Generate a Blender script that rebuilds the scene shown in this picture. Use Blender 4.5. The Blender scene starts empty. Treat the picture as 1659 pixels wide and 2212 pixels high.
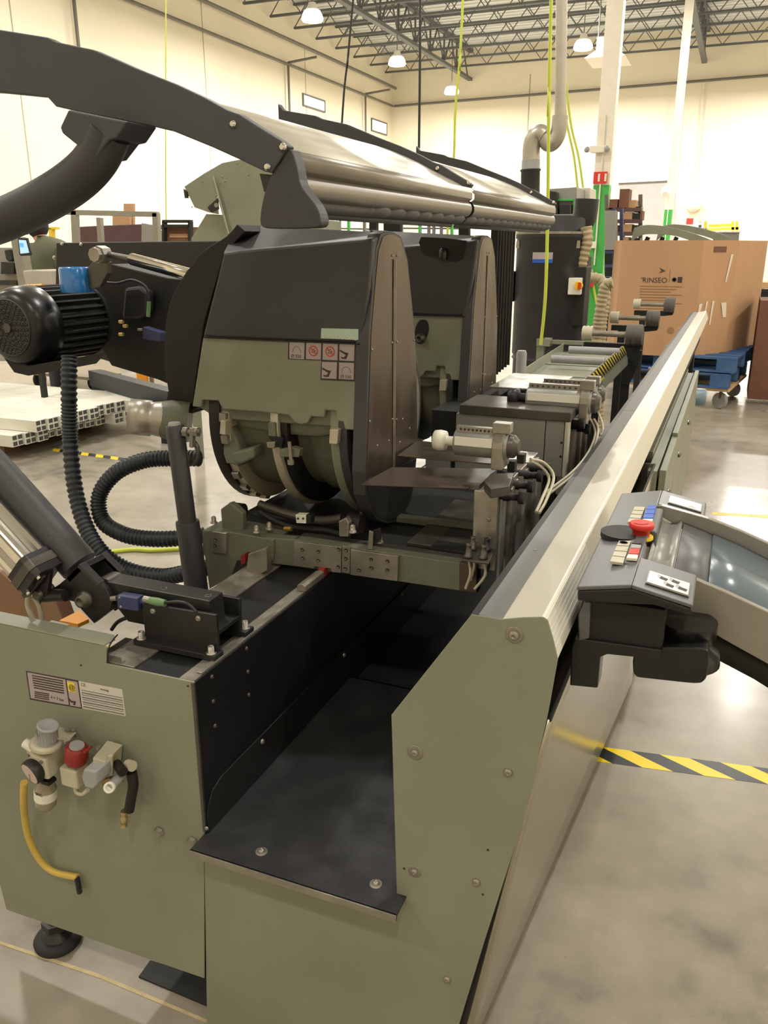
import bpy, bmesh, math, random
from mathutils import Vector, Matrix
random.seed(7)
SC = bpy.context.scene
COL = SC.collection
# ------------------------------------------------------------------ camera
F, CX, CY, H = 1780.0, 829.5, 1106.0, 1.5
PITCH = math.atan((CY - 530.0) / F)
YAW = math.atan((1600.0 - CX) / math.hypot(F, CY - 530.0))
cam = bpy.data.cameras.new('camera'); cam.sensor_fit = 'HORIZONTAL'; cam.sensor_width = 36.0
cam.lens = F / 1659.0 * 36.0; cam.clip_start = 0.05; cam.clip_end = 200
camo = bpy.data.objects.new('camera', cam); COL.objects.link(camo)
camo.location = (0, 0, H); camo.rotation_euler = (math.pi / 2 - PITCH, 0, YAW)
SC.camera = camo
# ------------------------------------------------------------------ colour management, world, lamps
SC.view_settings.view_transform = 'Standard'; SC.view_settings.look = 'None'
SC.view_settings.gamma = 1.0; SC.view_settings.use_curve_mapping = False
SC.view_settings.exposure = 0.0
w = bpy.data.worlds.new('world'); SC.world = w; w.use_nodes = True
w.node_tree.nodes['Background'].inputs[0].default_value = (0.9, 0.95, 1.0, 1)
w.node_tree.nodes['Background'].inputs[1].default_value = 0.3
LAMP_POWER = 235.0
LAMP_Z = 7.75
LAMPS = [(x, y) for x in (-11.9, -5.45, 1.0, 7.4) for y in (-3.0, 3.9, 10.5, 17.0, 23.6, 30.1, 36.3)]
for (x, y) in LAMPS:
    if (x > 7 and y > 20) or (x, y) == (1.0, 10.5): continue
    L = bpy.data.lights.new('high_bay_light', 'AREA'); L.shape = 'DISK'; L.size = 0.44
    L.energy = LAMP_POWER * (0.5 if y < 0 else 0.85 if y < 12 else 1.35 if y < 20 else 2.3); L.color = (1.0, 0.965, 0.89)
    o = bpy.data.objects.new('high_bay_light', L); COL.objects.link(o); o.location = (x, y, LAMP_Z - 0.245)

# ------------------------------------------------------------------ geometry helpers
cp, sp, cy, sy = math.cos(PITCH), math.sin(PITCH), math.cos(YAW), math.sin(YAW)
FW = Vector((-sy * cp, cy * cp, -sp)); RT = Vector((cy, sy, 0)); UP = Vector((-sy * sp, cy * sp, cp))
def W(px, py, X=None, Y=None, Z=None):
    """photo pixel -> the real point on the world plane X=, Y= or Z="""
    d = FW + RT * ((px - CX) / F) - UP * ((py - CY) / F)
    t = X / d.x if X is not None else Y / d.y if Y is not None else (Z - H) / d.z
    return Vector((d.x * t, d.y * t, H + d.z * t))
V = Vector
def lin(c):
    return tuple((v / 255 / 12.92) if v / 255 <= 0.04045 else ((v / 255 + 0.055) / 1.055) ** 2.4 for v in c)
class MB:
    def __init__(s): s.v = []; s.f = []; s.sm = []
    def add(s, vs, fs, smooth=False):
        n = len(s.v); s.v += [Vector(p) for p in vs]
        for f in fs: s.f.append(tuple(i + n for i in f)); s.sm.append(smooth)
        return s
    def box(s, a, b):
        x0, y0, z0 = a; x1, y1, z1 = b
        return s.hexa([(x0,y0,z0),(x1,y0,z0),(x1,y1,z0),(x0,y1,z0)], [(x0,y0,z1),(x1,y0,z1),(x1,y1,z1),(x0,y1,z1)])
    def hexa(s, lo, hi):
        return s.add(list(lo) + list(hi), [(3,2,1,0),(4,5,6,7),(0,1,5,4),(1,2,6,5),(2,3,7,6),(3,0,4,7)])
    def prism(s, pts, vec):
        """polygon pts pushed along vec"""
        pts = [Vector(p) for p in pts]; n = len(pts); vec = Vector(vec)
        nn = Vector((0, 0, 0))
        for i in range(n): nn += pts[i].cross(pts[(i + 1) % n])
        if nn.dot(vec) > 0: pts = pts[::-1]
        return s.add(pts + [p + vec for p in pts], [tuple(range(n)), tuple(range(2 * n - 1, n - 1, -1))] +
                     [(i, i + n, (i + 1) % n + n, (i + 1) % n) for i in range(n)])
    def rings(s, rings, smooth=True, cap=True, closed=False):
        n = len(rings[0]); vs = [p for r in rings for p in r]; fs = []; m = len(rings)
        for i in range(m if closed else m - 1):
            a, b = i * n, ((i + 1) % m) * n
            for k in range(n): fs.append((a + k, a + (k + 1) % n, b + (k + 1) % n, b + k))
        s.add(vs, fs, smooth)
        if cap and not closed:
            s.add(rings[0], [tuple(range(n - 1, -1, -1))]); s.add(rings[-1], [tuple(range(n))])
        return s
    def lathe(s, p0, p1, prof, n=24, smooth=True, cap=True):
        """prof = [(t along p0->p1, radius)]"""
        p0, p1 = Vector(p0), Vector(p1); ax = (p1 - p0); d = ax.normalized()
        u = d.orthogonal().normalized(); v = d.cross(u)
        R = [[p0 + ax * t + (u * math.cos(2*math.pi*k/n) + v * math.sin(2*math.pi*k/n)) * max(r, 1e-5) for k in range(n)] for t, r in prof]
        return s.rings(R, smooth, cap)
    def cyl(s, p0, p1, r, n=20, smooth=True):
        return s.lathe(p0, p1, [(0, r), (1, r)], n, smooth)
    def tube(s, pts, r, n=10, steps=6, rad=None):
        P = spline(pts, steps) if steps > 1 else [Vector(p) for p in pts]
        u = None; R = []
        for i, p in enumerate(P):
            d = (P[min(i + 1, len(P) - 1)] - P[max(i - 1, 0)]).normalized()
            u = d.orthogonal().normalized() if u is None else (u - d * u.dot(d)).normalized()
            v = d.cross(u); rr = r if rad is None else rad(i, len(P))
            R.append([p + (u * math.cos(2*math.pi*k/n) + v * math.sin(2*math.pi*k/n)) * rr for k in range(n)])
        return s.rings(R)
    def ball(s, c, r, n=16, m=10, sc=(1, 1, 1)):
        c = Vector(c); R = []
        for i in range(m + 1):
            t = math.pi * i / m
            R.append([c + Vector((math.sin(t) * math.cos(2*math.pi*k/n) * r * sc[0], math.sin(t) * math.sin(2*math.pi*k/n) * r * sc[1], -math.cos(t) * r * sc[2])) for k in range(n)])
        R[0] = [p + Vector((0, 0, 0)) for p in R[0]]
        return s.rings(R, True, False)
def spline(pts, steps=6):
    P = [Vector(p) for p in pts]; out = []
    if len(P) < 3: steps = max(steps, 1)
    for i in range(len(P) - 1):
        a, b, c, d = P[max(i-1, 0)], P[i], P[i+1], P[min(i+2, len(P)-1)]
        for k in range(steps):
            t = k / steps
            out.append(0.5 * ((2*b) + (c - a) * t + (2*a - 5*b + 4*c - d) * t*t + (3*b - a - 3*c + d) * t**3))
    out.append(P[-1]); return out
def wloc(o):
    v = Vector((0, 0, 0))
    while o is not None: v += o.location; o = o.parent
    return v
def build(mb, name, m, parent=None, bevel=0.0, label=None, cat=None, group=None, kind=None, seg=2):
    zs = [p.z for p in mb.v]; lo = V((min(p.x for p in mb.v), min(p.y for p in mb.v), min(zs)))
    hi = V((max(p.x for p in mb.v), max(p.y for p in mb.v), max(zs)))
    c = V(((lo.x + hi.x) / 2, (lo.y + hi.y) / 2, lo.z))
    me = bpy.data.meshes.new(name)
    me.from_pydata([p - c for p in mb.v], [], mb.f)
    me.polygons.foreach_set('use_smooth', mb.sm)
    bm = bmesh.new(); bm.from_mesh(me); bmesh.ops.recalc_face_normals(bm, faces=bm.faces); bm.to_mesh(me); bm.free()
    me.materials.append(m); me.update()
    o = bpy.data.objects.new(name, me); COL.objects.link(o)
    if parent is not None: o.parent = parent; o.location = c - wloc(parent)
    else: o.location = c
    if bevel:
        b = o.modifiers.new('bevel', 'BEVEL'); b.width = bevel; b.segments = seg; b.limit_method = 'ANGLE'; b.angle_limit = 0.6
        b.harden_normals = False
    return tag(o, label, cat, group, kind)
def tag(o, label=None, cat=None, group=None, kind=None):
    if label: o['label'] = label
    if cat: o['category'] = cat
    if group: o['group'] = group
    if kind: o['kind'] = kind
    return o
def thing(name, label, cat, loc, group=None):
    o = bpy.data.objects.new(name, None); COL.objects.link(o); o.location = loc; o.empty_display_size = 0.1
    return tag(o, label, cat, group)
def copy_tree(o, parent=None):
    c = o.copy(); COL.objects.link(c)
    if parent is not None: c.parent = parent
    for ch in list(o.children): copy_tree(ch, c)
    return c
def box(name, a, b, m, parent=None, bevel=0.0015, **k): return build(MB().box(a, b), name, m, parent, bevel, **k)
def plate(name, px, th, m, parent=None, bevel=0.001, X=None, Y=None, Z=None, **k):
    """plate whose outline is given in photo pixels on one world plane, th = thickness away from the viewer side"""
    pts = [W(a, b, X=X, Y=Y, Z=Z) for a, b in px]
    vec = (-th, 0, 0) if X is not None else (0, th, 0) if Y is not None else (0, 0, -th)
    return build(MB().prism(pts, vec), name, m, parent, bevel, **k)
def quad(name, px, m, parent=None, off=0.0006, X=None, Y=None, Z=None, **k):
    pts = [W(a, b, X=X, Y=Y, Z=Z) for a, b in px]
    return build(MB().prism(pts, (-off, 0, 0) if X is not None else (0, -off, 0) if Y is not None else (0, 0, off)), name, m, parent, **k)
def text(s, p, size, u, v, m, parent, name='lettering', ext=0.0003, align='LEFT', **k):
    cu = bpy.data.curves.new(name, 'FONT'); cu.body = s; cu.size = size; cu.extrude = ext; cu.align_x = align
    t = bpy.data.objects.new(name, cu); COL.objects.link(t)
    bpy.context.view_layer.update()
    me = bpy.data.meshes.new_from_object(t.evaluated_get(bpy.context.evaluated_depsgraph_get()))
    COL.objects.unlink(t); bpy.data.objects.remove(t)
    u = V(u).normalized(); v = V(v).normalized(); n = u.cross(v)
    M = Matrix((u, v, n)).transposed().to_4x4(); M.translation = V(p)
    me.transform(M)
    mb = MB(); mb.add([x.co.copy() for x in me.vertices], [tuple(f.vertices) for f in me.polygons])
    return build(mb, name, m, parent, **k)
# ------------------------------------------------------------------ materials (procedural)
def mat(name, c, rough=0.5, metal=0.0, var=0.06, scale=8.0, bump=0.0, bscale=60.0, stretch=None, c2=None, thr=None, spec=0.5, coat=0.0, rvar=0.0, emit=None, es=0.0):
    m = bpy.data.materials.new(name); m.use_nodes = True; nt = m.node_tree; N = nt.nodes; L = nt.links
    b = N['Principled BSDF']; c = lin(c)
    b.inputs['Roughness'].default_value = rough; b.inputs['Metallic'].default_value = metal
    b.inputs['Specular IOR Level'].default_value = spec; b.inputs['Coat Weight'].default_value = coat
    tc = N.new('ShaderNodeTexCoord'); mp = N.new('ShaderNodeMapping'); L.new(tc.outputs['Object'], mp.inputs[0])
    if stretch: mp.inputs['Scale'].default_value = stretch
    no = N.new('ShaderNodeTexNoise'); no.inputs['Scale'].default_value = scale; no.inputs['Detail'].default_value = 5
    L.new(mp.outputs[0], no.inputs['Vector'])
    cr = N.new('ShaderNodeValToRGB'); L.new(no.outputs[0], cr.inputs[0])
    lo, hi = (0.3, 0.7) if thr is None else thr
    cr.color_ramp.elements[0].position = lo; cr.color_ramp.elements[1].position = hi
    if c2 is None:
        cr.color_ramp.elements[0].color = (*[v * (1 - var) for v in c], 1); cr.color_ramp.elements[1].color = (*[min(1, v * (1 + var)) for v in c], 1)
    else:
        cr.color_ramp.elements[0].color = (*c, 1); cr.color_ramp.elements[1].color = (*lin(c2), 1)
    L.new(cr.outputs[0], b.inputs['Base Color'])
    if rvar:
        mr = N.new('ShaderNodeMapRange'); L.new(no.outputs[0], mr.inputs[0])
        mr.inputs[1].default_value = 0.3; mr.inputs[2].default_value = 0.7
        mr.inputs[3].default_value = max(0.02, rough - rvar); mr.inputs[4].default_value = rough + rvar
        L.new(mr.outputs[0], b.inputs['Roughness'])
    if bump:
        n2 = N.new('ShaderNodeTexNoise'); n2.inputs['Scale'].default_value = bscale; n2.inputs['Detail'].default_value = 3
        L.new(mp.outputs[0], n2.inputs['Vector'])
        bp = N.new('ShaderNodeBump'); bp.inputs['Strength'].default_value = bump; bp.inputs['Distance'].default_value = 0.002
        L.new(n2.outputs[0], bp.inputs['Height']); L.new(bp.outputs[0], b.inputs['Normal'])
    if emit:
        b.inputs['Emission Color'].default_value = (*lin(emit), 1); b.inputs['Emission Strength'].default_value = es
    return m
M_OLIVE = mat('olive_paint', (133, 136, 118), 0.38, var=0.10, scale=4, bump=0.12, bscale=220, rvar=0.06)
M_OLIVE_CAST = mat('olive_cast_paint', (106, 110, 94), 0.5, var=0.12, scale=9, bump=0.4, bscale=120)
M_SKIRT = mat('brushed_grey_panel', (170, 165, 148), 0.24, 0.75, var=0.05, scale=4, stretch=(1, 1, 0.2), bump=0.04)
M_BLACK = mat('black_paint', (33, 33, 34), 0.42, var=0.15, scale=10, bump=0.15, bscale=150)
M_BLACKMAT = mat('matt_black_steel', (21, 22, 22), 0.62, var=0.2, scale=14, bump=0.25, bscale=90)
M_CHAR = mat('charcoal_powder_coat', (57, 57, 60), 0.5, var=0.1, scale=7, bump=0.25, bscale=260)
M_WALLBLK = mat('black_sheet', (22, 22, 24), 0.45, var=0.2, scale=6)
M_TRAY = mat('worn_black_tray', (44, 44, 46), 0.42, var=0.25, scale=12, bump=0.25, bscale=120, c2=(58, 58, 60), thr=(0.45, 0.8), rvar=0.08)
M_STEEL = mat('worn_steel', (152, 146, 136), 0.36, 0.6, var=0.18, scale=22, bump=0.15, rvar=0.12)
M_RIM = mat('machined_rim', (196, 186, 168), 0.35, 0.25, var=0.12)
M_DSTEEL = mat('dark_dirty_steel', (92, 88, 82), 0.4, 0.6, var=0.25, scale=14, rvar=0.12)
M_BROWN = mat('brown_oiled_steel', (92, 80, 70), 0.36, 0.75, var=0.16, scale=6, stretch=(1, 3, 0.5), rvar=0.1)
M_CHROME = mat('chrome', (205, 202, 196), 0.12, 1.0, var=0.04)
M_ALU = mat('anodised_aluminium', (216, 211, 198), 0.4, 0.25, var=0.03, scale=3, stretch=(1, 0.1, 1))
M_ALUGREY = mat('grey_scale_strip', (112, 112, 113), 0.42, 0.2, var=0.05, scale=5, stretch=(1, 0.2, 1))
M_ALUDARK = mat('dark_aluminium', (48, 50, 50), 0.45, 0.2, var=0.1)
M_HOOD = mat('brushed_stainless_hood', (206, 200, 188), 0.34, 0.6, var=0.05, scale=4, stretch=(6, 0.4, 6), rvar=0.05)
M_HOODD = mat('dull_brushed_roll', (136, 130, 122), 0.36, 0.6, var=0.05)
M_HOODGREY = mat('grey_rubber_curtain', (92, 92, 94), 0.6, var=0.1)
M_RIB = mat('dark_blue_grey_rib', (64, 66, 71), 0.5, var=0.08, scale=6)
M_PLASTIC = mat('black_plastic', (22, 22, 24), 0.3, var=0.08)
M_GREYPLAST = mat('grey_console_plastic', (92, 92, 94), 0.42, var=0.04, bump=0.15, bscale=400)
M_LTGREY = mat('light_grey_plastic', (156, 156, 158), 0.4, var=0.04)
M_CONSTEEL = mat('grey_painted_arm', (150, 146, 138), 0.35, 0.4, var=0.06)
M_GREYBOX = mat('light_grey_cover', (150, 150, 146), 0.42, 0.3, var=0.05, scale=5)
M_WHITE = mat('white_plastic', (228, 226, 214), 0.4, var=0.03)
M_IVORY = mat('ivory_plastic', (190, 183, 162), 0.45, var=0.06, scale=20)
M_RED = mat('red_plastic', (214, 52, 44), 0.35, var=0.04)
M_DRED = mat('dark_red_plastic', (140, 34, 32), 0.4, var=0.12)
M_BLUE = mat('blue_plastic', (38, 92, 190), 0.35, var=0.04)
M_BLUECAP = mat('blue_glossy_cap', (44, 118, 190), 0.16, var=0.04, coat=0.5)
M_DKBLUE = mat('dark_blue_sensor', (58, 64, 104), 0.4, var=0.1)
M_NAVY = mat('navy_painted_steel', (20, 27, 40), 0.4, var=0.08)
M_YEL = mat('yellow_paint', (232, 202, 60), 0.45, var=0.06)
M_TYEL = mat('yellow_tape', (240, 210, 40), 0.35, var=0.05)
M_TBLK = mat('black_tape', (48, 50, 54), 0.35, var=0.15)
M_HOSEY = mat('yellow_hose', (206, 176, 84), 0.35, var=0.08)
M_LIME = mat('lime_air_hose', (196, 208, 74), 0.4, var=0.05)
M_ORANGE = mat('orange_plastic', (240, 160, 48), 0.4, var=0.05)
M_GREEN = mat('green_column_paint', (70, 172, 78), 0.4, var=0.04)
M_GREENC = mat('green_connector', (108, 140, 98), 0.5, var=0.1)
M_WALL = mat('painted_concrete_wall', (238, 229, 206), 0.7, var=0.03, scale=0.4)
M_COLW = mat('white_column_paint', (236, 228, 214), 0.5, var=0.03)
M_DECK = mat('roof_deck', (222, 224, 222), 0.6, var=0.05)
M_JOIST = mat('grey_steel_joist', (98, 100, 102), 0.6, var=0.08)
M_CARD = mat('cardboard', (186, 146, 110), 0.75, var=0.05, scale=4, stretch=(1, 1, 0.15), bump=0.3, bscale=40)
M_CARDD = mat('dark_cardboard', (116, 78, 62), 0.8, var=0.1)
M_PRINT = mat('faded_black_print', (66, 58, 50), 0.7, var=0.1)
M_TEAR = mat('torn_white_paper', (226, 214, 198), 0.8, var=0.04)
M_WOODB = mat('blue_painted_wood', (54, 92, 142), 0.65, var=0.18, scale=8, c2=(92, 116, 140), thr=(0.5, 0.85))
M_WOOD = mat('raw_wood', (204, 170, 122), 0.7, var=0.15, scale=6, stretch=(1, 8, 8))
M_WOODD = mat('brown_board', (134, 104, 78), 0.7, var=0.12, scale=6)
M_MAROON = mat('maroon_bin', (88, 62, 64), 0.6, var=0.1)
M_SKIN = mat('skin', (206, 150, 128), 0.5, var=0.04)
M_SHIRT = mat('olive_shirt_cloth', (92, 94, 74), 0.85, var=0.08, bump=0.3, bscale=30)
M_TROUS = mat('dark_trouser_cloth', (52, 54, 60), 0.85, var=0.08)
M_HAIR = mat('dark_hair', (40, 34, 32), 0.7, var=0.2)
M_RUB = mat('black_rubber', (34, 34, 36), 0.7, var=0.15, bump=0.3, bscale=100)
M_WHEEL = mat('grey_rubber_wheel', (92, 88, 84), 0.7, var=0.1)
M_HOSE = mat('blue_black_corrugated_hose', (34, 40, 48), 0.45, var=0.15)
M_TANHOSE = mat('tan_corrugated_hose', (172, 156, 124), 0.55, var=0.08)
M_SILVER = mat('galvanised_duct', (176, 170, 160), 0.38, 0.65, var=0.08)
M_LABEL = mat('pale_mauve_label', (176, 162, 164), 0.45, var=0.03)
M_LABW = mat('silver_label', (206, 202, 194), 0.4, var=0.03)
M_LABT = mat('pale_green_label', (178, 204, 190), 0.45, var=0.04)
M_INK = mat('black_ink', (58, 50, 54), 0.6, var=0.03)
M_REDINK = mat('red_ink', (206, 70, 74), 0.5, var=0.03)
M_SCREEN = mat('lit_screen', (170, 200, 220), 0.3, var=0.02, emit=(150, 200, 230), es=0.7)
M_DSCREEN = mat('dusty_display_glass', (100, 112, 120), 0.25, var=0.08, scale=3)
M_LAMP = mat('glowing_lens', (255, 255, 250), 0.4, var=0.0, emit=(255, 248, 232), es=14.0)
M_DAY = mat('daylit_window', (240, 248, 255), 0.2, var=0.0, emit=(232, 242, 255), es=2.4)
M_LIT = mat('lit_lens', (240, 246, 250), 0.3, var=0.0, emit=(240, 246, 255), es=2.5)
M_JOINT = mat('joint_filler', (196, 178, 138), 0.7, var=0.15, scale=30)
M_JOINTW = mat('wall_joint_sealant', (176, 168, 152), 0.8)
M_PIPE = mat('grey_pipe', (110, 106, 100), 0.5, var=0.05)

def floor_material():
    m = bpy.data.materials.new('polished_concrete'); m.use_nodes = True; nt = m.node_tree; N = nt.nodes; L = nt.links
    b = N['Principled BSDF']; tc = N.new('ShaderNodeTexCoord')
    a = N.new('ShaderNodeTexNoise'); a.inputs['Scale'].default_value = 1.3; a.inputs['Detail'].default_value = 8; a.inputs['Roughness'].default_value = 0.62
    c = N.new('ShaderNodeTexNoise'); c.inputs['Scale'].default_value = 9; c.inputs['Detail'].default_value = 6
    f = N.new('ShaderNodeTexNoise'); f.inputs['Scale'].default_value = 0.35; f.inputs['Detail'].default_value = 3
    for n in (a, c, f): L.new(tc.outputs['Object'], n.inputs['Vector'])
    mx = N.new('ShaderNodeMix'); mx.inputs[0].default_value = 0.35; L.new(a.outputs[0], mx.inputs[2]); L.new(c.outputs[0], mx.inputs[3])
    cr = N.new('ShaderNodeValToRGB'); L.new(mx.outputs[0], cr.inputs[0])
    e = cr.color_ramp.elements; e[0].position = 0.33; e[0].color = (*lin((112, 106, 96)), 1); e[1].position = 0.62; e[1].color = (*lin((164, 155, 140)), 1)
    k = e.new(0.46); k.color = (*lin((146, 138, 125)), 1)
    L.new(cr.outputs[0], b.inputs['Base Color'])
    mr = N.new('ShaderNodeMapRange'); L.new(a.outputs[0], mr.inputs[0]); mr.inputs[1].default_value = 0.3; mr.inputs[2].default_value = 0.7
    mr.inputs[3].default_value = 0.22; mr.inputs[4].default_value = 0.42; L.new(mr.outputs[0], b.inputs['Roughness'])
    bp = N.new('ShaderNodeBump'); bp.inputs['Strength'].default_value = 0.12; bp.inputs['Distance'].default_value = 0.003
    L.new(c.outputs[0], bp.inputs['Height']); L.new(bp.outputs[0], b.inputs['Normal'])
    b.inputs['Coat Weight'].default_value = 0.1; b.inputs['Coat Roughness'].default_value = 0.15
    return m
M_FLOOR = floor_material()

# ------------------------------------------------------------------ room shell
XL, XR, YB, YF, ZC = -16.1, 9.5, 40.0, -7.0, 9.9
def struct(name, mb, m, **k):
    o = build(mb, name, m, **k); o['kind'] = 'structure'; return o
floor = struct('floor', MB().box((XL - .2, YF - .2, -0.2), (XR + .2, YB + .2, 0)), M_FLOOR)
ceiling = struct('ceiling', MB().box((XL - .2, YF - .2, ZC), (XR + .2, YB + .2, ZC + 0.2)), M_DECK)
wall_left = struct('wall_left', MB().box((XL - .2, YF, 0), (XL, YB, ZC)), M_WALL)
wall_back = struct('wall_back', MB().box((XL - .2, YB, 0), (XR + .2, YB + .2, ZC)), M_WALL)
wall_right = struct('wall_right', MB().box((XR, YF, 0), (XR + .2, YB, ZC)), M_WALL)
wall_front = struct('wall_front', MB().box((XL - .2, YF - .2, 0), (XR + .2, YF, ZC)), M_WALL)
# panel joints of the tilt-up walls, dark reveal strips
for i, y in enumerate((8.0, 16.6, 24.4, 31.2)):
    build(MB().box((XL, y, 0), (XL + 0.01, y + 0.03, ZC - 1.2)), 'wall_joint', M_JOINTW, wall_left)
for x in (-9.5, -3.2, 3.1):
    build(MB().box((x, YB - 0.01, 0), (x + 0.05, YB, ZC - 1.2)), 'wall_joint', M_JOINTW, wall_back)
# sprinkler pipes along the walls
build(MB().cyl((XL + .15, YF + .5, 7.75), (XL + .15, YB - .2, 7.75), 0.05, 10), 'sprinkler_pipe', M_PIPE, wall_left)
build(MB().cyl((XL + .3, YF + .5, 8.5), (XL + .3, YB - .2, 8.5), 0.06, 10), 'sprinkler_pipe', M_PIPE, wall_left)
build(MB().cyl((XL + .2, YB - .15, 7.75), (XR - .2, YB - .15, 8.1), 0.055, 10), 'sprinkler_pipe', M_PIPE, wall_back)
for y in (18.6, 29.6, 36.6):
    build(MB().cyl((XL + .15, y, 7.8), (XL + .15, y, 3.2), 0.045, 8), 'downpipe', M_PIPE, wall_left)
    build(MB().cyl((XL + .15, y, 7.8), (XL + 1.3, y, 7.9), 0.045, 8), 'branch_pipe', M_PIPE, wall_left)
# corrugated deck ribs
mb = MB()
y = 14.0
while y < YB:
    mb.box((XL, y, ZC - 0.045), (XR, y + 0.12, ZC - 0.001)); y += 0.42
build(mb, 'deck_ribs', M_DECK, ceiling, kind='stuff')
# open web joists running across the room
def joist_mesh():
    mb = MB(); x0, x1 = XL + .1, XR - .1; zt, zb = ZC - 0.1, ZC - 0.85
    for z in (zt, zb):
        mb.box((x0, -0.05, z - 0.04), (x1, -0.012, z + 0.03)); mb.box((x0, 0.012, z - 0.04), (x1, 0.05, z + 0.03))
    x = x0; k = 0
    while x + 0.6 < x1:
        a, b = ((x, 0, zb), (x + 0.6, 0, zt)) if k % 2 == 0 else ((x, 0, zt), (x + 0.6, 0, zb))
        mb.cyl(a, b, 0.02, 4, False); x += 0.6; k += 1
    return mb
j0 = build(joist_mesh(), 'joist', M_JOIST, ceiling); j0.location.y = 14.5 - ceiling.location.y
for i in range(1, 15):
    j = j0.copy(); COL.objects.link(j); j.location.y = 14.5 + 1.75 * i - ceiling.location.y
# girders running along the room
def girder(x, y0, y1):
    mb = MB(); zt, zb = ZC - 0.12, ZC - 1.25
    for z in (zt, zb): mb.box((x - .1, y0, z - .06), (x + .1, y1, z + .06))
    y = y0; k = 0
    while y + 0.85 < y1:
        a, b = ((x, y, zb), (x, y + .85, zt)) if k % 2 == 0 else ((x, y, zt), (x, y + .85, zb))
        mb.box((x - .03, y - .03, zb), (x + .03, y + .03, zt)) if k % 2 == 0 else None
        mb.cyl(a, b, 0.035, 4, False); y += .85; k += 1
    return build(mb, 'girder', M_JOIST, ceiling)
girder(-2.25, 14, YB - .1); girder(-12.2, 14, YB - .1); girder(5.2, 14, YB - .1)
# windows high in the left wall
for n, (a, b) in enumerate((((655, 205), (700, 240)), ((803, 258), (834, 290)))):
    p, q = W(*a, X=XL + .02), W(*b, X=XL + .02)
    o = struct('window_%d' % (n + 1), MB().box((XL, p.y, q.z), (XL + .03, q.y, p.z)), M_DAY)
    fr = MB()
    for (y0, y1, z0, z1) in ((p.y - .06, p.y, q.z - .06, p.z + .06), (q.y, q.y + .06, q.z - .06, p.z + .06), (p.y, q.y, p.z, p.z + .06), (p.y, q.y, q.z - .06, q.z)):
        fr.box((XL, y0, z0), (XL + .06, y1, z1))
    build(fr, 'window_frame', M_PIPE, o)

# high bay lamps (bodies)
def high_bay(x, y, label):
    t = thing('high_bay_lamp', label, 'lamp', (x, y, LAMP_Z - 0.35), 'high bay lamps under the roof')
    build(MB().lathe((x, y, LAMP_Z + .22), (x, y, LAMP_Z - .2), [(0, .1), (.25, .13), (.45, .2), (1, .27)], 20), 'reflector', M_WHITE, t)
    build(MB().lathe((x, y, LAMP_Z - .2), (x, y, LAMP_Z - .24), [(0, .30), (1, .28)], 20), 'lens', M_LAMP, t)
    build(MB().lathe((x, y, LAMP_Z - .19), (x, y, LAMP_Z + .02), [(0, .31), (.5, .28), (1, .22)], 20), 'glowing_shade', M_LAMP, t)
    build(MB().cyl((x, y, LAMP_Z + .2), (x, y, ZC), 0.015, 6), 'hanger', M_PIPE, t)
    return t
vis = {(-11.9, 23.6): 'glowing high bay lamp at the top edge, nearest of the row by the left wall', (-11.9, 30.1): 'glowing high bay lamp in the middle of the row of three by the left wall',
       (-11.9, 36.3): 'glowing high bay lamp, smallest and farthest of the row by the left wall', (-5.45, 30.1): 'glowing high bay lamp beside the tall near column and the silver duct'}
for (x, y) in LAMPS:
    if (x > 7 and y > 20) or (x, y) == (1.0, 10.5): continue
    high_bay(x, y, vis.get((x, y), 'round high bay lamp under the roof, outside the photographed view'))
# ================================================================== the saw bed
YE = 1.03
bed = thing('saw_bed', 'long olive green double mitre saw bed with open black chute and light aluminium beam', 'machine bed', (-0.75, YE, 0.0))
def screw(px, py, parent, r=0.007, washer=0.0, X=None, Y=None, Z=None, m=None, name='bolt', off=0.0):
    p = W(px, py, X=X, Y=Y, Z=Z); n = V((1, 0, 0)) if X is not None else V((0, -1, 0)) if Y is not None else V((0, 0, 1))
    p = p + n * off
    mb = MB()
    if washer: mb.lathe(p, p + n * 0.0015, [(0, washer), (.8, washer), (1, washer * .93)], 24)
    q = p + n * (0.0015 if washer else 0)
    mb.lathe(q, q + n * r * 0.75, [(0, r), (.45, r * .96), (.8, r * .78), (1, r * .45), (1, r * .3), (.5, r * .28), (.5, .0001)], 18)
    return build(mb, name, m or M_STEEL, parent)
# end panel (left, thick with a folded top flange)
Pe = [W(a, b, Y=YE) for a, b in ((-260, 1291), (224, 1393), (230, 1400), (231, 1434), (419, 1474), (441, 1787), (441, 2114), (13.5, 1965.5), (-40, 1760), (-260, 1700))]
build(MB().prism(Pe, (0, 0.004, 0)), 'end_panel', M_OLIVE, bed, 0.0015)
a, b = Pe[0], Pe[1]
fl = MB(); fl.prism([a, b, b + V((0.004, 0.026, 0)), b + V((-.01, .04, 0)), a + V((0, .04, 0))], (0, 0, -0.003))
build(fl, 'folded_flange', M_OLIVE, bed, 0.001)
hk = W(232, 1425, Y=YE)
build(MB().tube([W(232, 1432, Y=YE), W(233, 1412, Y=YE + .001), W(236, 1396, Y=YE + .006), W(245, 1381, Y=YE + .022), W(254, 1371, Y=YE + .036)], .0014, 8), 'flange_cut_edge', M_BLACKMAT, bed)
build(MB().prism([W(a, b, Z=Pe[0].z + .0005) for a, b in ((112, 1340), (150, 1349), (133, 1358), (95, 1350))], (0, 0, 0.0004)), 'sticker', M_LABW, bed)
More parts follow.
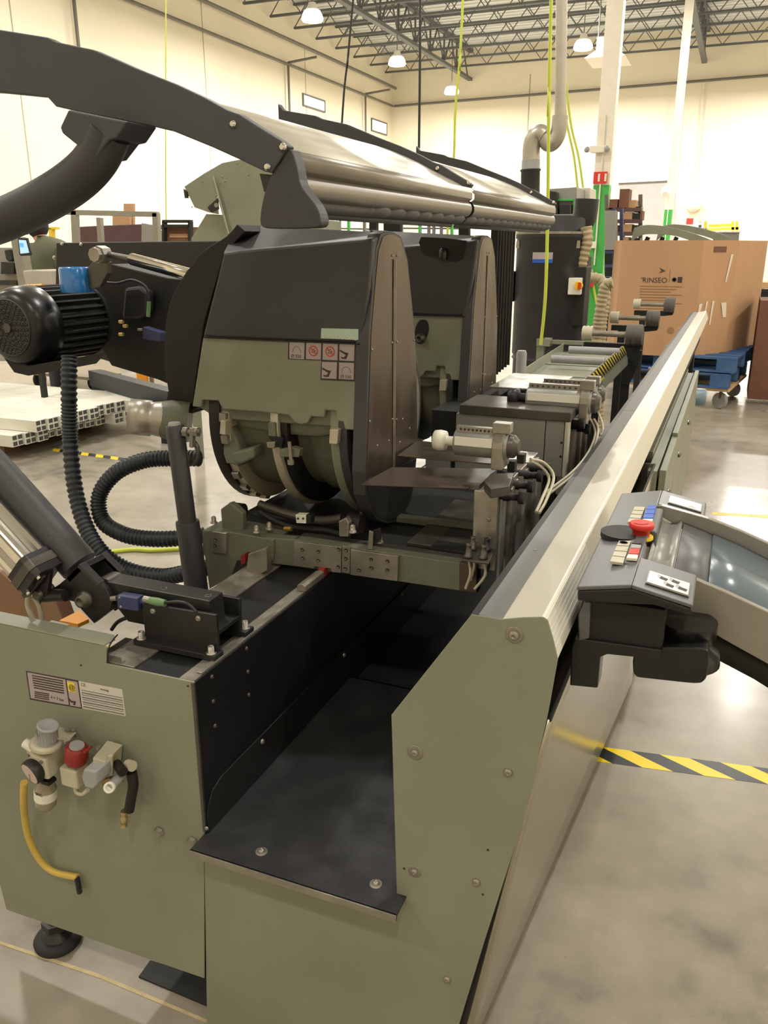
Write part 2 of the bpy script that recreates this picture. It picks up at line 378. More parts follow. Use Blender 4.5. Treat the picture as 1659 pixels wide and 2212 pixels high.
# front panel (right) carrying the beam end
Pf = [W(a, b, Y=YE) for a, b in ((443, 1846), (857, 1988), (845, 1545), (1018, 1328), (1050, 1332), (1085, 1338), (1130, 1334), (1173, 1333), (1183, 1340), (1196, 1385), (1205, 1424), (1184, 1540), (1145, 1712), (1115, 1820), (1046, 2035), (992, 2212), (970, 2290), (448, 2290))]
zl = W(443, 1846, Y=YE).z
Pf[0] = V((W(443, 1846, Y=YE).x, YE, 0.462)); Pf[1] = V((W(857, 1988, Y=YE).x, YE, 0.462))
build(MB().prism(Pf, (0, 0.003, 0)), 'front_panel', M_OLIVE, bed, 0.0012)
for (px, py, r, wsh) in ((897, 1625, .0062, .0125), (1098, 1668, .0068, 0), (896, 1882, .006, .011), (1029, 1905, .0068, 0), (1111, 1371, .008, .0125), (966, 2115, .0066, 0)):
    screw(px, py, bed, r, wsh, Y=YE)
for (px, py) in ((345, 1795), (417, 1816)):
    p = W(px, py, Y=YE); build(MB().lathe(p, p - V((0, .009, 0)), [(0, .011), (.3, .011), (1, .008)], 6, False), 'hex_bolt', M_STEEL, bed, 0.001)
for (px, py) in ((175, 1437), (406, 1482), (1054, 1836), (1043, 1932), (873, 1876)):
    p = W(px, py, Y=YE); build(MB().cyl(p, p - V((0, .0006, 0)), .0022, 8), 'rivet_hole', M_INK, bed)
# chute floor: two sheets, the near one with a turned down lip
x0 = -0.777; zf = 0.478
lip = MB(); lip.box((x0 - .003, 0.985, zf - .004), (-0.384, 1.66, zf)); lip.box((x0 - .003, 0.985, zf - .012), (-0.384, 0.989, zf))
build(lip, 'chute_floor', M_TRAY, bed, 0.0012)
ed = MB(); ed.box((x0 - .003, 0.9825, zf - .013), (-0.384, 0.985, zf + .0006)); build(ed, 'lip_edge', M_STEEL, bed, 0.0004)
box('chute_floor', (x0, 1.66, zf - .03), (-0.36, 3.2, zf - .024), M_TRAY, bed)
box('chute_step', (x0, 1.655, zf - .03), (-0.36, 1.66, zf), M_BLACKMAT, bed, 0)
box('chute_floor', (-0.384, 1.035, zf - .004), (-0.35, 1.66, zf), M_TRAY, bed, 0)
for (px, py) in ((565, 1840), (812, 1910)): screw(px, py, bed, .0062, .0108, Z=zf)
screw(447, 1789, bed, .004, 0, Y=YE - .001)
# chute side wall, its lower flange and bolts
XW = -0.775
box('chute_wall', (XW - .006, YE + .002, 0.40), (XW, 3.4, 0.789), M_WALLBLK, bed, 0.001)
box('chute_wall_edge', (XW - .005, YE - .002, 0.485), (XW + .001, YE + .003, 0.79), M_DSTEEL, bed, 0.0005)
Pw = [V((XW, y, z)) for y, z in ((1.034, .478), (1.034, .508), (1.04, .532), (1.055, .555), (1.085, .566), (3.2, .567), (3.2, .45), (1.66, .45), (1.66, .478))]
build(MB().prism(Pw, (0.003, 0, 0)), 'kick_strip', M_BLACK, bed, 0.0008)
for (px, py) in ((566, 1602), (743, 1415), (868, 1283)): screw(px, py, bed, .0058, 0, X=XW + .003)
for (px, py) in ((457, 1462), (460, 1515), (464, 1568), (532, 1401), (535, 1451), (537, 1501)): screw(px, py, bed, .0042, 0, X=XW, m=M_DSTEEL)
# rails on top of the bed
ZR = 0.79
box('rail', (-0.809, YE + .002, ZR - .01), (-0.779, 3.4, ZR), M_STEEL, bed, 0.001)
box('rail_ridge', (-0.790, YE + .03, ZR), (-0.779, 3.4, ZR + .003), M_STEEL, bed, 0.0008)
box('rail', (-0.978, YE + .006, ZR - .01), (-0.905, 3.4, ZR), M_STEEL, bed, 0.001)
box('bed_deck', (-0.905, YE + .006, ZR - .018), (-0.809, 3.4, ZR - .003), M_WALLBLK, bed, 0)
box('bed_spine', (-1.0, YE + .006, 0.12), (-0.785, 3.4, ZR - .02), M_BLACKMAT, bed, 0)
box('bed_plate', (-1.0, YE + .004, ZR - .012), (-0.93, 1.13, ZR - .003), M_DSTEEL, bed, 0.001)
# beam extrusion
bp = [W(a, b, Y=YE + .003) for a, b in ((1018, 1329), (1034, 1329), (1085, 1338), (1172, 1332), (1180, 1337), (1194, 1385), (1204, 1424))]
prof = [(p.x, p.z) for p in bp] + [(-0.205, bp[-1].z - .001), (-0.285, .94), (bp[0].x - .002, .985)]
LB = 6.0
def extr(name, pts, m, y0, y1, **k):
    return build(MB().prism([V((x, y0, z)) for x, z in pts], (0, y1 - y0, 0)), name, m, bed, **k)
extr('beam', prof, M_ALU, YE + .003, YE + LB, bevel=0.0015)
A, B, C2, D = [V((p.x, 0, p.z)) for p in bp[:4]]
extr('scale_strip', [(B.x, B.z + .0002), (B.x, B.z + .001), (C2.x, C2.z + .0012), (C2.x, C2.z + .0002)], M_ALUGREY, YE + .003, 2.67)
extr('scale_strip', [(B.x, B.z + .0002), (B.x, B.z + .0012), (C2.x, C2.z + .0014), (C2.x, C2.z + .0002)], M_ALUGREY, 2.672, YE + LB)
extr('guide_strip', [(A.x - .004, A.z - .012), (A.x - .001, A.z + .001), (B.x, B.z + .001), (B.x, B.z)], M_ALUDARK, YE + .003, YE + LB)
for px, py in ((1190, 1180 - 18), (1260, 1043)): pass
for yy in (2.3, 3.7, 4.6, 5.6): 
    p = V((A.x - .006, yy, A.z - .004)); build(MB().lathe(p, p + V((0, 0, .008)), [(0, .006), (.7, .006), (1, .003)], 10), 'bolt', M_STEEL, bed)
q = V(((B.x + C2.x) / 2, 1.32, (B.z + C2.z) / 2 + .001)); build(MB().cyl(q, q + V((0, 0, .001)), .003, 10), 'rivet', M_STEEL, bed)
# ribbed cover on the beam's outer side, near end
rb = MB(); p1, p2 = bp[4], bp[6]
nr = 7
for i in range(nr):
    t = i / nr; a = p1.lerp(p2, t); b = p1.lerp(p2, (i + .82) / nr)
    rb.prism([V((a.x, YE + .004, a.z)), V((b.x, YE + .004, b.z)), V((b.x + .0012, YE + .004, b.z)), V((a.x + .0012, YE + .004, a.z))], (0, .32, 0))
build(rb, 'ribbed_cover', M_WHITE, bed)
# slanted brushed side panel below the beam
t0 = W(1184, 1556, Y=YE + .004); 
sk = MB(); n0, m0 = 8, 16; vs = []
ctop0, cbot0 = V((t0.x, YE + .004, t0.z)), V((-0.300, YE + .004, 0.07)); ctop1, cbot1 = V((-0.166, 2.6, t0.z)), V((-0.168, 2.6, 0.10))
for i in range(n0 + 1):
    for j in range(m0 + 1):
        a_ = ctop0.lerp(cbot0, i / n0); b_ = ctop1.lerp(cbot1, i / n0); vs.append(a_.lerp(b_, j / m0))
sk.add(vs, [(i * (m0 + 1) + j, i * (m0 + 1) + j + 1, (i + 1) * (m0 + 1) + j + 1, (i + 1) * (m0 + 1) + j) for i in range(n0) for j in range(m0)], True)
o = build(sk, 'side_panel', M_SKIRT, bed); sm = o.modifiers.new('solid', 'SOLIDIFY'); sm.thickness = 0.004; sm.offset = 0
box('panel_end', (-.33, 2.597, .1), (-.168, 2.602, t0.z), M_SKIRT, bed)
build(MB().tube([V((t0.x + .001, YE + .006, t0.z)), V((-.166, 2.59, t0.z))], .004, 8, 1), 'panel_seal', M_BLACKMAT, bed)
box('inner_frame', (-0.345, 1.1, 0.06), (-0.315, 6.6, 0.80), M_BLACKMAT, bed, 0)
box('beam_recess', (-0.28, 1.04, 0.80), (-0.205, 6.9, 0.955), M_BLACKMAT, bed, 0)
box('beam_stand', (-0.30, 6.5, 0), (-0.22, 6.6, 0.80), M_BLACKMAT, bed)
box('base_beam', (-0.78, 1.3, 0.05), (-0.37, 3.4, 0.12), M_BLACKMAT, bed, 0)
# electrical cabinets hanging on the outer side, back plate then doors
XC = -0.128
for y0, y1, zt in ((2.56, 3.06, .85), (3.07, 3.72, .862), (3.73, 4.76, .86)):
    c = box('cabinet_door', (XC - .02, y0, .30), (XC, y1, zt), M_OLIVE, bed, 0.002)
    hp = V((XC, y0 + .22, zt - .13))
    build(MB().lathe(hp + V((0, -.02, 0)), hp + V((0, .02, 0)), [(0, .006), (.5, .012), (1, .006)], 8), 'door_handle', M_PLASTIC, c)
box('cabinet_body', (XC - .055, 2.56, .28), (XC - .026, 4.76, .845), M_OLIVE, bed, 0.002)
box('side_rib', (XC - .075, 2.75, .4), (XC - .056, 4.8, .86), M_OLIVE, bed, 0.001)
cq = W(1515, 858, Y=5.6); build(MB().lathe(cq - V((.12, 0, 0)), cq + V((.03, 0, 0)), [(0, .04), (.3, .055), (.9, .055), (1, .045)], 20), 'round_cap', mat('pale_blue_cap', (130, 150, 165), .4), bed)
# machine foot
pd = V((-1.245, 1.085, 0))
ft = thing('levelling_foot', 'round black rubber levelling foot under the left end of the green bed', 'machine foot', pd)
build(MB().lathe(pd, pd + V((0, 0, .022)), [(0, .050), (.5, .052), (.85, .047), (1, .040)], 32), 'rubber_pad', M_RUB, ft)
build(MB().lathe(pd + V((0, 0, .022)), pd + V((0, 0, .07)), [(0, .034), (.25, .026), (.4, .018), (1, .016)], 20), 'stem', M_BLACK, ft)
build(MB().lathe(pd + V((0, 0, .045)), pd + V((0, 0, .062)), [(0, .03), (1, .03)], 6, False), 'lock_nut', M_BLACK, ft)
# labels on the end panel
YL = YE - .0005
def lab(name, px, m, off=.0004, lvl=0): return quad(name, px, m, bed, off, Y=YE - lvl * .0005)
lab('warning_label', ((56, 1449), (169, 1470), (178, 1531), (65, 1511)), M_INK)
lab('warning_panel', ((59, 1452), (141, 1468), (149, 1523), (67, 1508)), M_LABEL, lvl=1)
lab('warning_panel', ((144, 1469), (167, 1473), (175, 1528), (152, 1524)), M_LABEL, lvl=1)
lab('yellow_square', ((145, 1472), (160, 1475), (163, 1496), (148, 1492)), M_TYEL, lvl=2)
u, v = (1, 0, 0), (0, 0, 1)
p = W(149, 1488, Y=YE - .0016); text('@', p, .014, u, v, M_INK, bed)
for i in range(6):
    aa = 1457 + i * 5.2; quad('print_line', ((69 + i * .9, aa + 1), (136 + i * .5, aa + 13), (136.3 + i * .5, aa + 15.2), (69.3 + i * .9, aa + 3.2)), M_INK, bed, Y=YE - .001)
for i in range(4):
    aa = 1492 + i * 4; quad('print_line', ((75, aa + 1), (106, aa + 6.5), (106.3, aa + 8.4), (75.3, aa + 2.9)), M_INK, bed, Y=YE - .001)
p = W(110, 1508, Y=YE - .001); text('6 ÷ 7 bar', p, .0085, (1, 0, -.02), v, M_INK, bed)
# corrosion-glove icon
quad('icon', ((149, 1508), (155, 1514), (164, 1515), (162, 1524), (158, 1521), (160, 1518), (154, 1517), (149, 1512)), M_INK, bed, Y=YE - .001)
lab('name_plate', ((170, 1471), (264, 1489), (272, 1547), (178, 1530)), M_LABW)
p = W(175, 1481, Y=YE - .0006); text('CE', p, .009, u, v, M_PIPE, bed)
p = W(217, 1490, Y=YE - .0006); text('emmegi', p, .006, u, v, M_PIPE, bed)
for i in range(8):
    aa = 1490 + i * 5.0; quad('print_line', ((176 + i * .6, aa), (264 + i * .6, aa + 17), (264.2 + i * .6, aa + 18.0 + (i % 2)), (176.2 + i * .6, aa + 1.0 + (i % 2))), M_ALUGREY, bed, Y=YE - .0005)

# ================================================================== air preparation unit on the end panel
U = W(100, 1640, Y=YE - .05)
air = thing('air_regulator', 'dusty ivory air filter regulator with gauge and red shut-off knob on green end panel', 'air regulator', (U.x, YE - .05, U.z - .1))
def R(px, py, d): return W(px, py, Y=YE - d)
def s2(px, d): return px * (YE - d) / 1780 / .88 / 1.0 * .95
build(MB().lathe(R(101, 1603, .055), R(104, 1565, .055), [(0, .0185), (.2, .0185), (.85, .0178), (.9, .0195), (.96, .0195), (1, .0165), (.97, .015), (.97, .0001)], 28), 'regulator_knob', M_LTGREY, air)
kn = MB()
for k in range(20):
    a = 2 * math.pi * k / 20; c = R(102, 1590, .055) + V((math.cos(a) * .0182, math.sin(a) * .0182, -.006)); kn.cyl(c, c + V((0, 0, .02)), .0012, 5)
build(kn, 'knurling', M_LTGREY, air, kind='stuff')
build(MB().lathe(R(100, 1610, .055), R(100, 1601, .055), [(0, .022), (.15, .0285), (.4, .030), (.6, .0285), (.75, .0295), (1, .022)], 28), 'collar', M_IVORY, air)
c = R(100, 1640, .052)
box('regulator_body', (c.x - .024, c.y - .022, c.z - .026), (c.x + .022, c.y + .024, c.z + .02), M_IVORY, air, 0.004)
build(MB().cyl(c + V((-.022, .004, .008)), c + V((-.052, .004, .02)), .0095, 16), 'inlet_port', M_WHITE, air)
build(MB().cyl(c + V((-.044, .004, .012)), c + V((-.044, .004, -.032)), .005, 12), 'inlet_elbow', M_IVORY, air)
for dx, dz in ((-.018, .018), (.012, .012)):
    build(MB().lathe(c + V((dx, -.022, dz)), c + V((dx, -.026, dz)), [(0, .0035), (1, .003)], 10), 'screw', M_STEEL, air)
g = R(64, 1672, .085)
gz = V((0.25, 1, 0.25)).normalized()
ga = build(MB().lathe(g, g + gz * .03, [(0, .0235), (.1, .0245), (.35, .0245), (.6, .022), (1, .018)], 28), 'pressure_gauge', M_BLACK, air)
build(MB().cyl(g - gz * .0008, g + gz * .001, .0215, 28), 'gauge_face', mat('gauge_face_pink', (206, 180, 172), .3), ga)
nd = g - gz * .0012
build(MB().tube([nd, nd + V((.001, 0, -.012))], .0005, 5, 1), 'needle', M_INK, ga)
c = R(98, 1690, .052)
build(MB().lathe(R(98, 1680, .05), R(99, 1745, .05), [(0, .016), (.3, .017), (.36, .0205), (.85, .0195), (.97, .014), (1, .006)], 24), 'filter_bowl', mat('smoky_bowl', (150, 140, 118), .25), air)
build(MB().lathe(R(98, 1704, .05), R(98.6, 1722, .05), [(0, .0209), (1, .0209)], 24), 'bowl_label', M_WHITE, air)
p = R(77, 1717, .0722); text('SMC', p, .0085, (1, 0, -.03), (0, 0, 1), M_INK, air)
build(MB().box(tuple(R(88, 1690, .07) - V((0, 0, .004))), tuple(R(122, 1680, .05) + V((0, 0, .002)))), 'bowl_guard', M_BLACKMAT, air, 0.001)
# mounting bracket at upper right
build(MB().prism([R(125, 1567, .03), R(160, 1575, .012), R(166, 1583, .012), R(165, 1592, .02), R(135, 1613, .04), R(118, 1612, .05)], (0, .003, -.002)), 'mounting_bracket', M_STEEL, air, 0.0008)
for px in (147, 158): build(MB().lathe(R(px, 1577, .012), R(px, 1575, .03), [(0, .005), (1, .005)], 6, False), 'bolt', M_DSTEEL, air)
# middle block, red lock-out knob, valve
c = R(158, 1665, .045); box('valve_body', (c.x - .02, c.y - .014, c.z - .028), (c.x + .02, c.y + .018, c.z + .012), M_IVORY, air, 0.004)
k = build(MB().lathe(R(164, 1650, .045), R(166, 1612, .045), [(0, .012), (.2, .02), (.3, .0215), (.9, .0205), (1, .016)], 24), 'shut_off_knob', M_DRED, air)
build(MB().lathe(R(166, 1612.5, .045), R(166.3, 1609, .045), [(0, .0135), (1, .013)], 24), 'knob_cap', M_LTGREY, k)
box('lock_tab', tuple(R(184, 1628, .07)), tuple(R(196, 1610, .05)), M_DRED, air, 0.001)
v1 = [R(180, 1662, .085), R(208, 1668, .085), R(209, 1696, .085), R(200, 1706, .085), R(182, 1700, .085), R(176, 1680, .085)]
build(MB().prism(v1, (0.004, .035, .006)), 'solenoid_block', M_LTGREY, air, 0.003)
bA = R(196, 1650, .075); bB = R(240, 1607, .02)
build(MB().hexa([R(205, 1690, .07), R(237, 1676, .03), R(262, 1655, .0), R(232, 1665, .02)], [R(200, 1637, .07), R(228, 1647, .06), R(265, 1608, .004), R(232, 1599, .01)]), 'valve_block', M_IVORY, air, 0.0015)
build(MB().cyl(R(239, 1632, .05), R(240, 1672, .045), .004, 10), 'valve_stem', M_IVORY, air)
build(MB().cyl(R(212, 1619, .04), R(213, 1612, .04), .004, 10), 'screw', M_STEEL, air)
build(MB().tube([R(162, 1700, .05), R(166, 1712, .05), R(178, 1715, .05), R(190, 1706, .05)], .004, 8), 'lever_wire', M_IVORY, air)
build(MB().cyl(R(262, 1675, .04), R(236, 1702, .075), .009, 14), 'outlet_fitting', M_LTGREY, air)
build(MB().lathe(R(238, 1700, .073), R(235, 1702, .079), [(0, .010), (1, .010), (1, .006), (.3, .006), (.3, .0001)], 18), 'outlet_ring', M_WHITE, air)
build(MB().cyl(R(252, 1650, .035), R(266, 1668, .05), .009, 12), 'banjo_elbow', M_BLACKMAT, air)
build(MB().cyl(R(276, 1652, .025), R(286, 1655, .03), .010, 12), 'plug_fitting', M_IVORY, air)
build(MB().tube([R(284, 1668, .03), R(288, 1695, .03), R(284, 1720, .03), R(279, 1750, .03)], .0095, 12), 'black_air_line', M_BLACKMAT, air)
build(MB().lathe(R(268, 1752, .035), R(268, 1785, .035), [(0, .0065), (.2, .0065), (.25, .005), (.4, .007), (.7, .007), (.75, .005), (1, .0065)], 14), 'brass_coupling', mat('brass', (206, 188, 140), .25, .9), air)
build(MB().cyl(R(263, 1680, .02), R(225, 1690, .03), .008, 10), 'brass_tee', mat('dull_brass', (128, 104, 60), .4, .6), air)
# drain hose
build(MB().tube([R(52, 1690, .06), R(51, 1730, .05), R(54, 1770, .035), R(64, 1815, .022), R(88, 1860, .016), R(118, 1884, .012), R(168, 1895, .010)], .0068, 12), 'yellow_hose', M_HOSEY, air, label='yellow flexible hose curving down the green panel')
build(MB().cyl(R(166, 1895, .012), R(172, 1928, .010), .0055, 10), 'hose_tail', M_BLACK, air)
# ================================================================== hood lift arm: bracket, pivot, bent pipe, ribs, sheet hood
YA = 1.15
hood = thing('saw_hood', 'brushed steel dust hood on curved dark ribs, lifted above both saw heads', 'dust hood', (-1.142, YA, 0.8))
RT_ = [(-420, 66), (-250, 50), (-100, 52), (0, 64), (100, 80), (120, 90), (200, 107), (300, 150), (380, 182), (440, 210), (490, 238), (515, 246), (560, 275), (606, 303), (622, 316), (608, 340), (586, 374), (570, 370), (516, 344), (456, 317), (375, 284), (324, 272), (199, 248), (120, 230), (101, 209), (0, 199), (-100, 192), (-250, 192), (-420, 215)]
def rib(y, dz=0.0, name='rib'):
    pts = [W(a, b, Y=1.2) for a, b in RT_]
    pts = [V((max(p.x, -1.205) if dz else p.x, y, p.z + dz)) for p in pts]
    if dz: pts = [p for k_, p in enumerate(pts) if not (p.x <= -1.2049 and pts[k_ - 1].x <= -1.2049 and pts[(k_ + 1) % len(pts)].x <= -1.2049)]
    return build(MB().prism(pts, (0, 0.022, 0)), name, M_RIB, hood, 0.002)
ribs = [rib(1.2), rib(2.17, .005), rib(3.25, .005)]
yy = (1.2, 2.17, 3.25)
for i, y in enumerate(yy):
    for a, b in ((611, 318), (578, 360), (504, 268)):
        p = W(a, b, Y=1.2); p = V((p.x, y, p.z + (.01 if i else 0)))
        build(MB().lathe(p, p - V((0, .005, 0)), [(0, .0065), (.5, .0062), (1, .0035)], 14), 'bolt', M_CHROME, ribs[i])
# flange strips on the first rib (folded edge seen from below)
pts = [W(a, b, Y=1.2) for a, b in RT_]
def sheet(pts2, y0, y1, name, m, th=.0015, **k):
    n = len(pts2); vs = [V((p.x, y0, p.z)) for p in pts2] + [V((p.x, y1, p.z)) for p in pts2]
    mb = MB().add(vs, [(i, i + 1, i + 1 + n, i + n) for i in range(n - 1)], True)
    o = build(mb, name, m, hood, **k); s_ = o.modifiers.new('solid', 'SOLIDIFY'); s_.thickness = th; return o
top = spline([W(a, b, Y=1.2) - V((0, 0, .006)) for a, b in ((180, 100), (300, 150), (380, 182), (440, 210), (490, 238), (560, 275), (606, 303), (622, 318))], 3)
for (y0, y1) in ((1.236, 2.17), (2.192, 3.25)):
    sheet([p - V((0, 0, .008)) for p in top[4:]], y0 if y0 > 2 else 1.222, y1, 'hood_sheet', M_HOOD)
    # rolled front lip: upper fold, roll, lower roll, curtain
    e = W(620, 322, Y=1.2)
    lipc = [e + V((0, 0, 0)), e + V((.004, 0, -.012)), e + V((.004, 0, -.026)), e + V((-.006, 0, -.034))]
    sheet(lipc, y0, y1, 'front_lip', M_HOODD)
    rc = e + V((-.016, 0, -.050))
    build(MB().cyl(V((rc.x, y0, rc.z)), V((rc.x, y1, rc.z)), .020, 20), 'hood_roll', M_HOODD, hood)
    build(MB().cyl(V((rc.x, y0 - .003, rc.z)), V((rc.x, y0, rc.z)), .0205, 20), 'roll_end_cap', M_BLACK, hood)
    cs = []; n = 40
    for k in range(n + 1):
        pass
    cm = MB(); ys = y0 + .002; n = int((y1 - ys) / .08)
    for k in range(n):
        a = ys + (y1 - ys) * k / n; b = ys + (y1 - ys) * (k + 1) / n; R_ = []
        for j in range(7):
            t = j / 6; yy_ = a + (b - a) * t; bul = (0 if yy_ < 1.55 else .010) * math.sin(math.pi * t) + .004
            R_.append([V((rc.x - .008 + bul, yy_, rc.z - .012)), V((rc.x - .004 + bul * 1.2, yy_, rc.z - .024)), V((rc.x - .012 + bul, yy_, rc.z - .034)), V((rc.x - .03, yy_, rc.z - .037)), V((rc.x - .04, yy_, rc.z - .012))])
        cm.rings(R_, True)
    build(cm, 'curtain_folds', M_HOODGREY, hood, kind='stuff')
    sheet([V((rc.x - .03, 0, rc.z - .033)), V((rc.x - .034, 0, rc.z - .045))], y0, y1, 'curtain', M_HOODGREY, .003)
# dark teardrop end shield under the first rib and rubber flaps
tp = spline([W(a, b, Y=1.205) for a, b in ((616, 322), (606, 350), (590, 368), (570, 420), (562, 465), (566, 490), (600, 494), (650, 493), (688, 490), (692, 470), (680, 440), (650, 400), (642, 365), (634, 335), (628, 322))], 3)
build(MB().prism(tp, (0, .03, 0)), 'end_shield', M_CHAR, hood, 0.006)
build(MB().prism([W(a, b, Y=1.23) for a, b in ((560, 375), (592, 378), (575, 410), (570, 415))], (0, .01, 0)), 'gusset', M_CHAR, hood, 0.001)
# hanging dark curtain strips at the back of the hood
for (a, b, c, d, Yd) in ((690, 470, 792, 465, 2.3), (815, 475, 868, 500, 2.3), (1010, 470, 1090, 505, 2.9), (1090, 480, 1110, 640, 3.3)):
    pass
# bent pipe : socket under the rib -> out of the photo on the left -> down to the pivot
path = [W(a, b, Y=YA + .02) for a, b in ((238, 284), (207, 345), (160, 392), (90, 436), (0, 478), (-120, 520), (-215, 600), (-245, 700), (-215, 800), (-120, 905), (0, 1030), (172, 1222))]
build(MB().tube(path, 0.0375, 24, 8, rad=lambda i, n: .034 + .0038 * min(1, i / n * 1.6)), 'bent_pipe', M_CHAR, hood)
so = [W(a, b, Y=1.195) for a, b in ((199, 247), (181, 284), (186, 297), (248, 347), (258, 345), (285, 310), (300, 307), (324, 272))]
build(MB().prism([p - V((0, .055, 0)) for p in so], (0, .075, 0)), 'pipe_socket', M_RIB, hood, 0.003)
# pivot fork
lug = [(172, 1219), (215, 1262), (228, 1272), (243, 1300), (238, 1320), (203, 1347), (160, 1300), (118, 1290), (106, 1276), (128, 1262), (142, 1250)]
f1 = build(MB().prism([W(a, b, Y=1.125) for a, b in lug], (0, .014, 0)), 'fork_lug', M_BLACK, hood, 0.0015)
lp = [W(a, b, Y=1.125) for a, b in lug]
build(MB().prism([p + V((0, .06, 0)) for p in lp], (0, .014, 0)), 'fork_lug', M_BLACK, hood, 0.0015)
w0, w1, w2 = lp[0], lp[1], lp[10]
build(MB().prism([w0, w0 + (w1 - w0) * .22, w2 + (w1 - w0) * .22, w2], (0, .074, 0)), 'fork_web', M_BLACK, hood, 0.0015)
build(MB().prism([w0 + V((0, -.001, .001)), w1 + V((0, -.001, .001)), w1 + V((-.006, -.001, -.006)), w0 + V((-.006, -.001, -.006))], (0, .016, 0)), 'fork_edge', M_CHAR, hood, 0.001)
build(MB().prism([w0 + V((0, .06, .001)), w1 + V((0, .06, .001)), w1 + V((-.006, .06, -.006)), w0 + V((-.006, .06, -.006))], (0, .016, 0)), 'fork_edge', M_CHAR, hood, 0.001)
pc = W(187, 1293, Y=1.125)
build(MB().lathe(pc + V((0, .09, 0)), pc - V((0, .02, 0)), [(0, .011), (.78, .011), (.78, .0165), (.9, .0165), (.9, .0125), (1, .0115), (1, .007), (.95, .0065), (.95, .0001)], 24), 'pivot_bolt', M_DSTEEL, hood)
build(MB().cyl(pc + V((.03, .018, .01)), pc + V((.03, .055, .01)), .03, 24), 'pivot_boss', M_DSTEEL, hood)
# chromed pneumatic cylinder beside the pipe
ca, cb = W(-190, 942, Y=1.10), W(60, 1214, Y=1.10)
cyl_ = MB()
ax = (cb - ca).normalized(); u = V((0, 1, 0)); v = ax.cross(u).normalized()
R_ = []
prf = []
for k in range(48):
    a = 2 * math.pi * k / 48; r = .038 if (k % 12) not in (0, 1, 11, 6) else .034
    prf.append((math.copysign(abs(math.cos(a)) ** .7, math.cos(a)) * r, math.copysign(abs(math.sin(a)) ** .7, math.sin(a)) * r))
off = v * .0
for q in (ca, cb): R_.append([q + off + u * a + v * b for a, b in prf])
cyl_.rings(R_, False)
pcy = thing('pneumatic_cylinder', 'fluted bright aluminium pneumatic cylinder slanting down to the hood pivot', 'pneumatic cylinder', tuple(ca.lerp(cb, .8)))
build(cyl_, 'barrel', M_CHROME, pcy)
def ringbox(q0, q1, s_, name, m, par):
    R2 = []
    for q in (q0, q1): R2.append([q + u * a * s_ + v * b * s_ for a, b in ((1, .75), (.75, 1), (-.75, 1), (-1, .75), (-1, -.75), (-.75, -1), (.75, -1), (1, -.75))])
    return build(MB().rings(R2, False), name, m, par, 0.002)
ringbox(cb, cb + ax * .045, .036, 'end_cap', M_BLACK, pcy)
ringbox(cb + ax * .012, cb + ax * .03, .038, 'cap_band', M_DSTEEL, pcy)
for a, b in ((.8, .8), (.8, -.8)):
    q = cb + ax * .045 + u * a * -.034 + v * b * .03; build(MB().cyl(q, q + ax * .006, .005, 10), 'tie_bolt', M_CHROME, pcy)
cl = W(84, 1284, Y=1.10)
cv = MB(); cv.prism([cb + ax * .045 + v * .028 , cb + ax * .045 - v * .028, cl - v * .018 + ax * .012, cl + v * .018 + ax * .012], (0, .012, 0)); build(cv, 'clevis', M_BLACK, pcy, 0.002)
build(MB().lathe(cl + V((0, .03, 0)), cl - V((0, .008, 0)), [(0, .014), (.75, .014), (.75, .011), (1, .009)], 16), 'clevis_pin', M_DSTEEL, pcy)
bar = [W(a, b, Y=1.085) for a, b in ((84, 1242), (92, 1248), (60, 1290), (50, 1293), (46, 1284))]
build(MB().prism(bar, (0, .01, 0)), 'tie_plate', M_DSTEEL, pcy, 0.001)
build(MB().tube([W(a, b, Y=1.1) for a, b in ((62, 1285), (60, 1310), (75, 1345))], .005, 8), 'air_tube', M_IVORY, pcy)
build(MB().tube([W(a, b, Y=1.11) for a, b in ((72, 1287), (85, 1310), (92, 1350))], .005, 8), 'air_tube', M_IVORY, pcy)
build(MB().tube([W(a, b, Y=1.11) for a, b in ((96, 1288), (120, 1286), (142, 1286))], .012, 12), 'clevis_rod', M_BLACK, pcy)

# bracket block on the rails
brk = thing('hood_pivot_bracket', 'black steel pivot bracket bolted across the rails at the near end', 'bracket', tuple(W(385, 1400, Z=.795)))
YB_ = 1.138
zt = W(450, 1298, Y=YB_).z
bl0 = W(250, 1265, Y=YB_); bl1 = W(452, 1298, Y=YB_)
build(MB().prism([V((bl0.x - .02, YB_, zt + .001)), V((bl1.x, YB_, zt)), V((bl1.x + .004, YB_, zt - .075)), V((bl0.x + .02, YB_, zt - .075)), V((bl0.x - .02, YB_, zt - .03))], (0, .044, 0)), 'block', M_BLACK, brk, 0.0015)
for a, b in ((355, 1271), (450, 1287)):
    p = V((W(a, b, Z=zt).x, W(a, b, Z=zt).y, zt)); build(MB().lathe(p, p + V((0, 0, .001)), [(0, .007), (1, .007), (1, .0045), (-2, .0045), (-2, .0001)], 14), 'dowel', M_DSTEEL, brk)
pf = [(306.5, 1303), (466.6, 1329), (470, 1402), (311, 1374)]
Yp = 1.122
pf_ = [W(a, b, Y=Yp) for a, b in pf]; pf_[2].z = pf_[3].z = ZR + .011; pf_[2].x = pf_[1].x; pf_[3].x = pf_[0].x
build(MB().prism(pf_, (0, .007, 0)), 'front_cheek', M_BLACK, brk, 0.001)
q0, q1 = W(311, 1376, Y=Yp), W(470, 1404, Y=Yp)
for a, b in ((331, 1320), (429, 1336)):
    screw(a, b, brk, .0058, 0, Y=Yp)
rx0, rx1 = pf_[0].x, pf_[1].x
build(MB().prism([W(a, b, Y=1.205) for a, b in ((440, 1280), (517, 1294), (520, 1366), (440, 1352))], (0, .007, 0)), 'rear_cheek', M_BLACK, brk, 0.001)
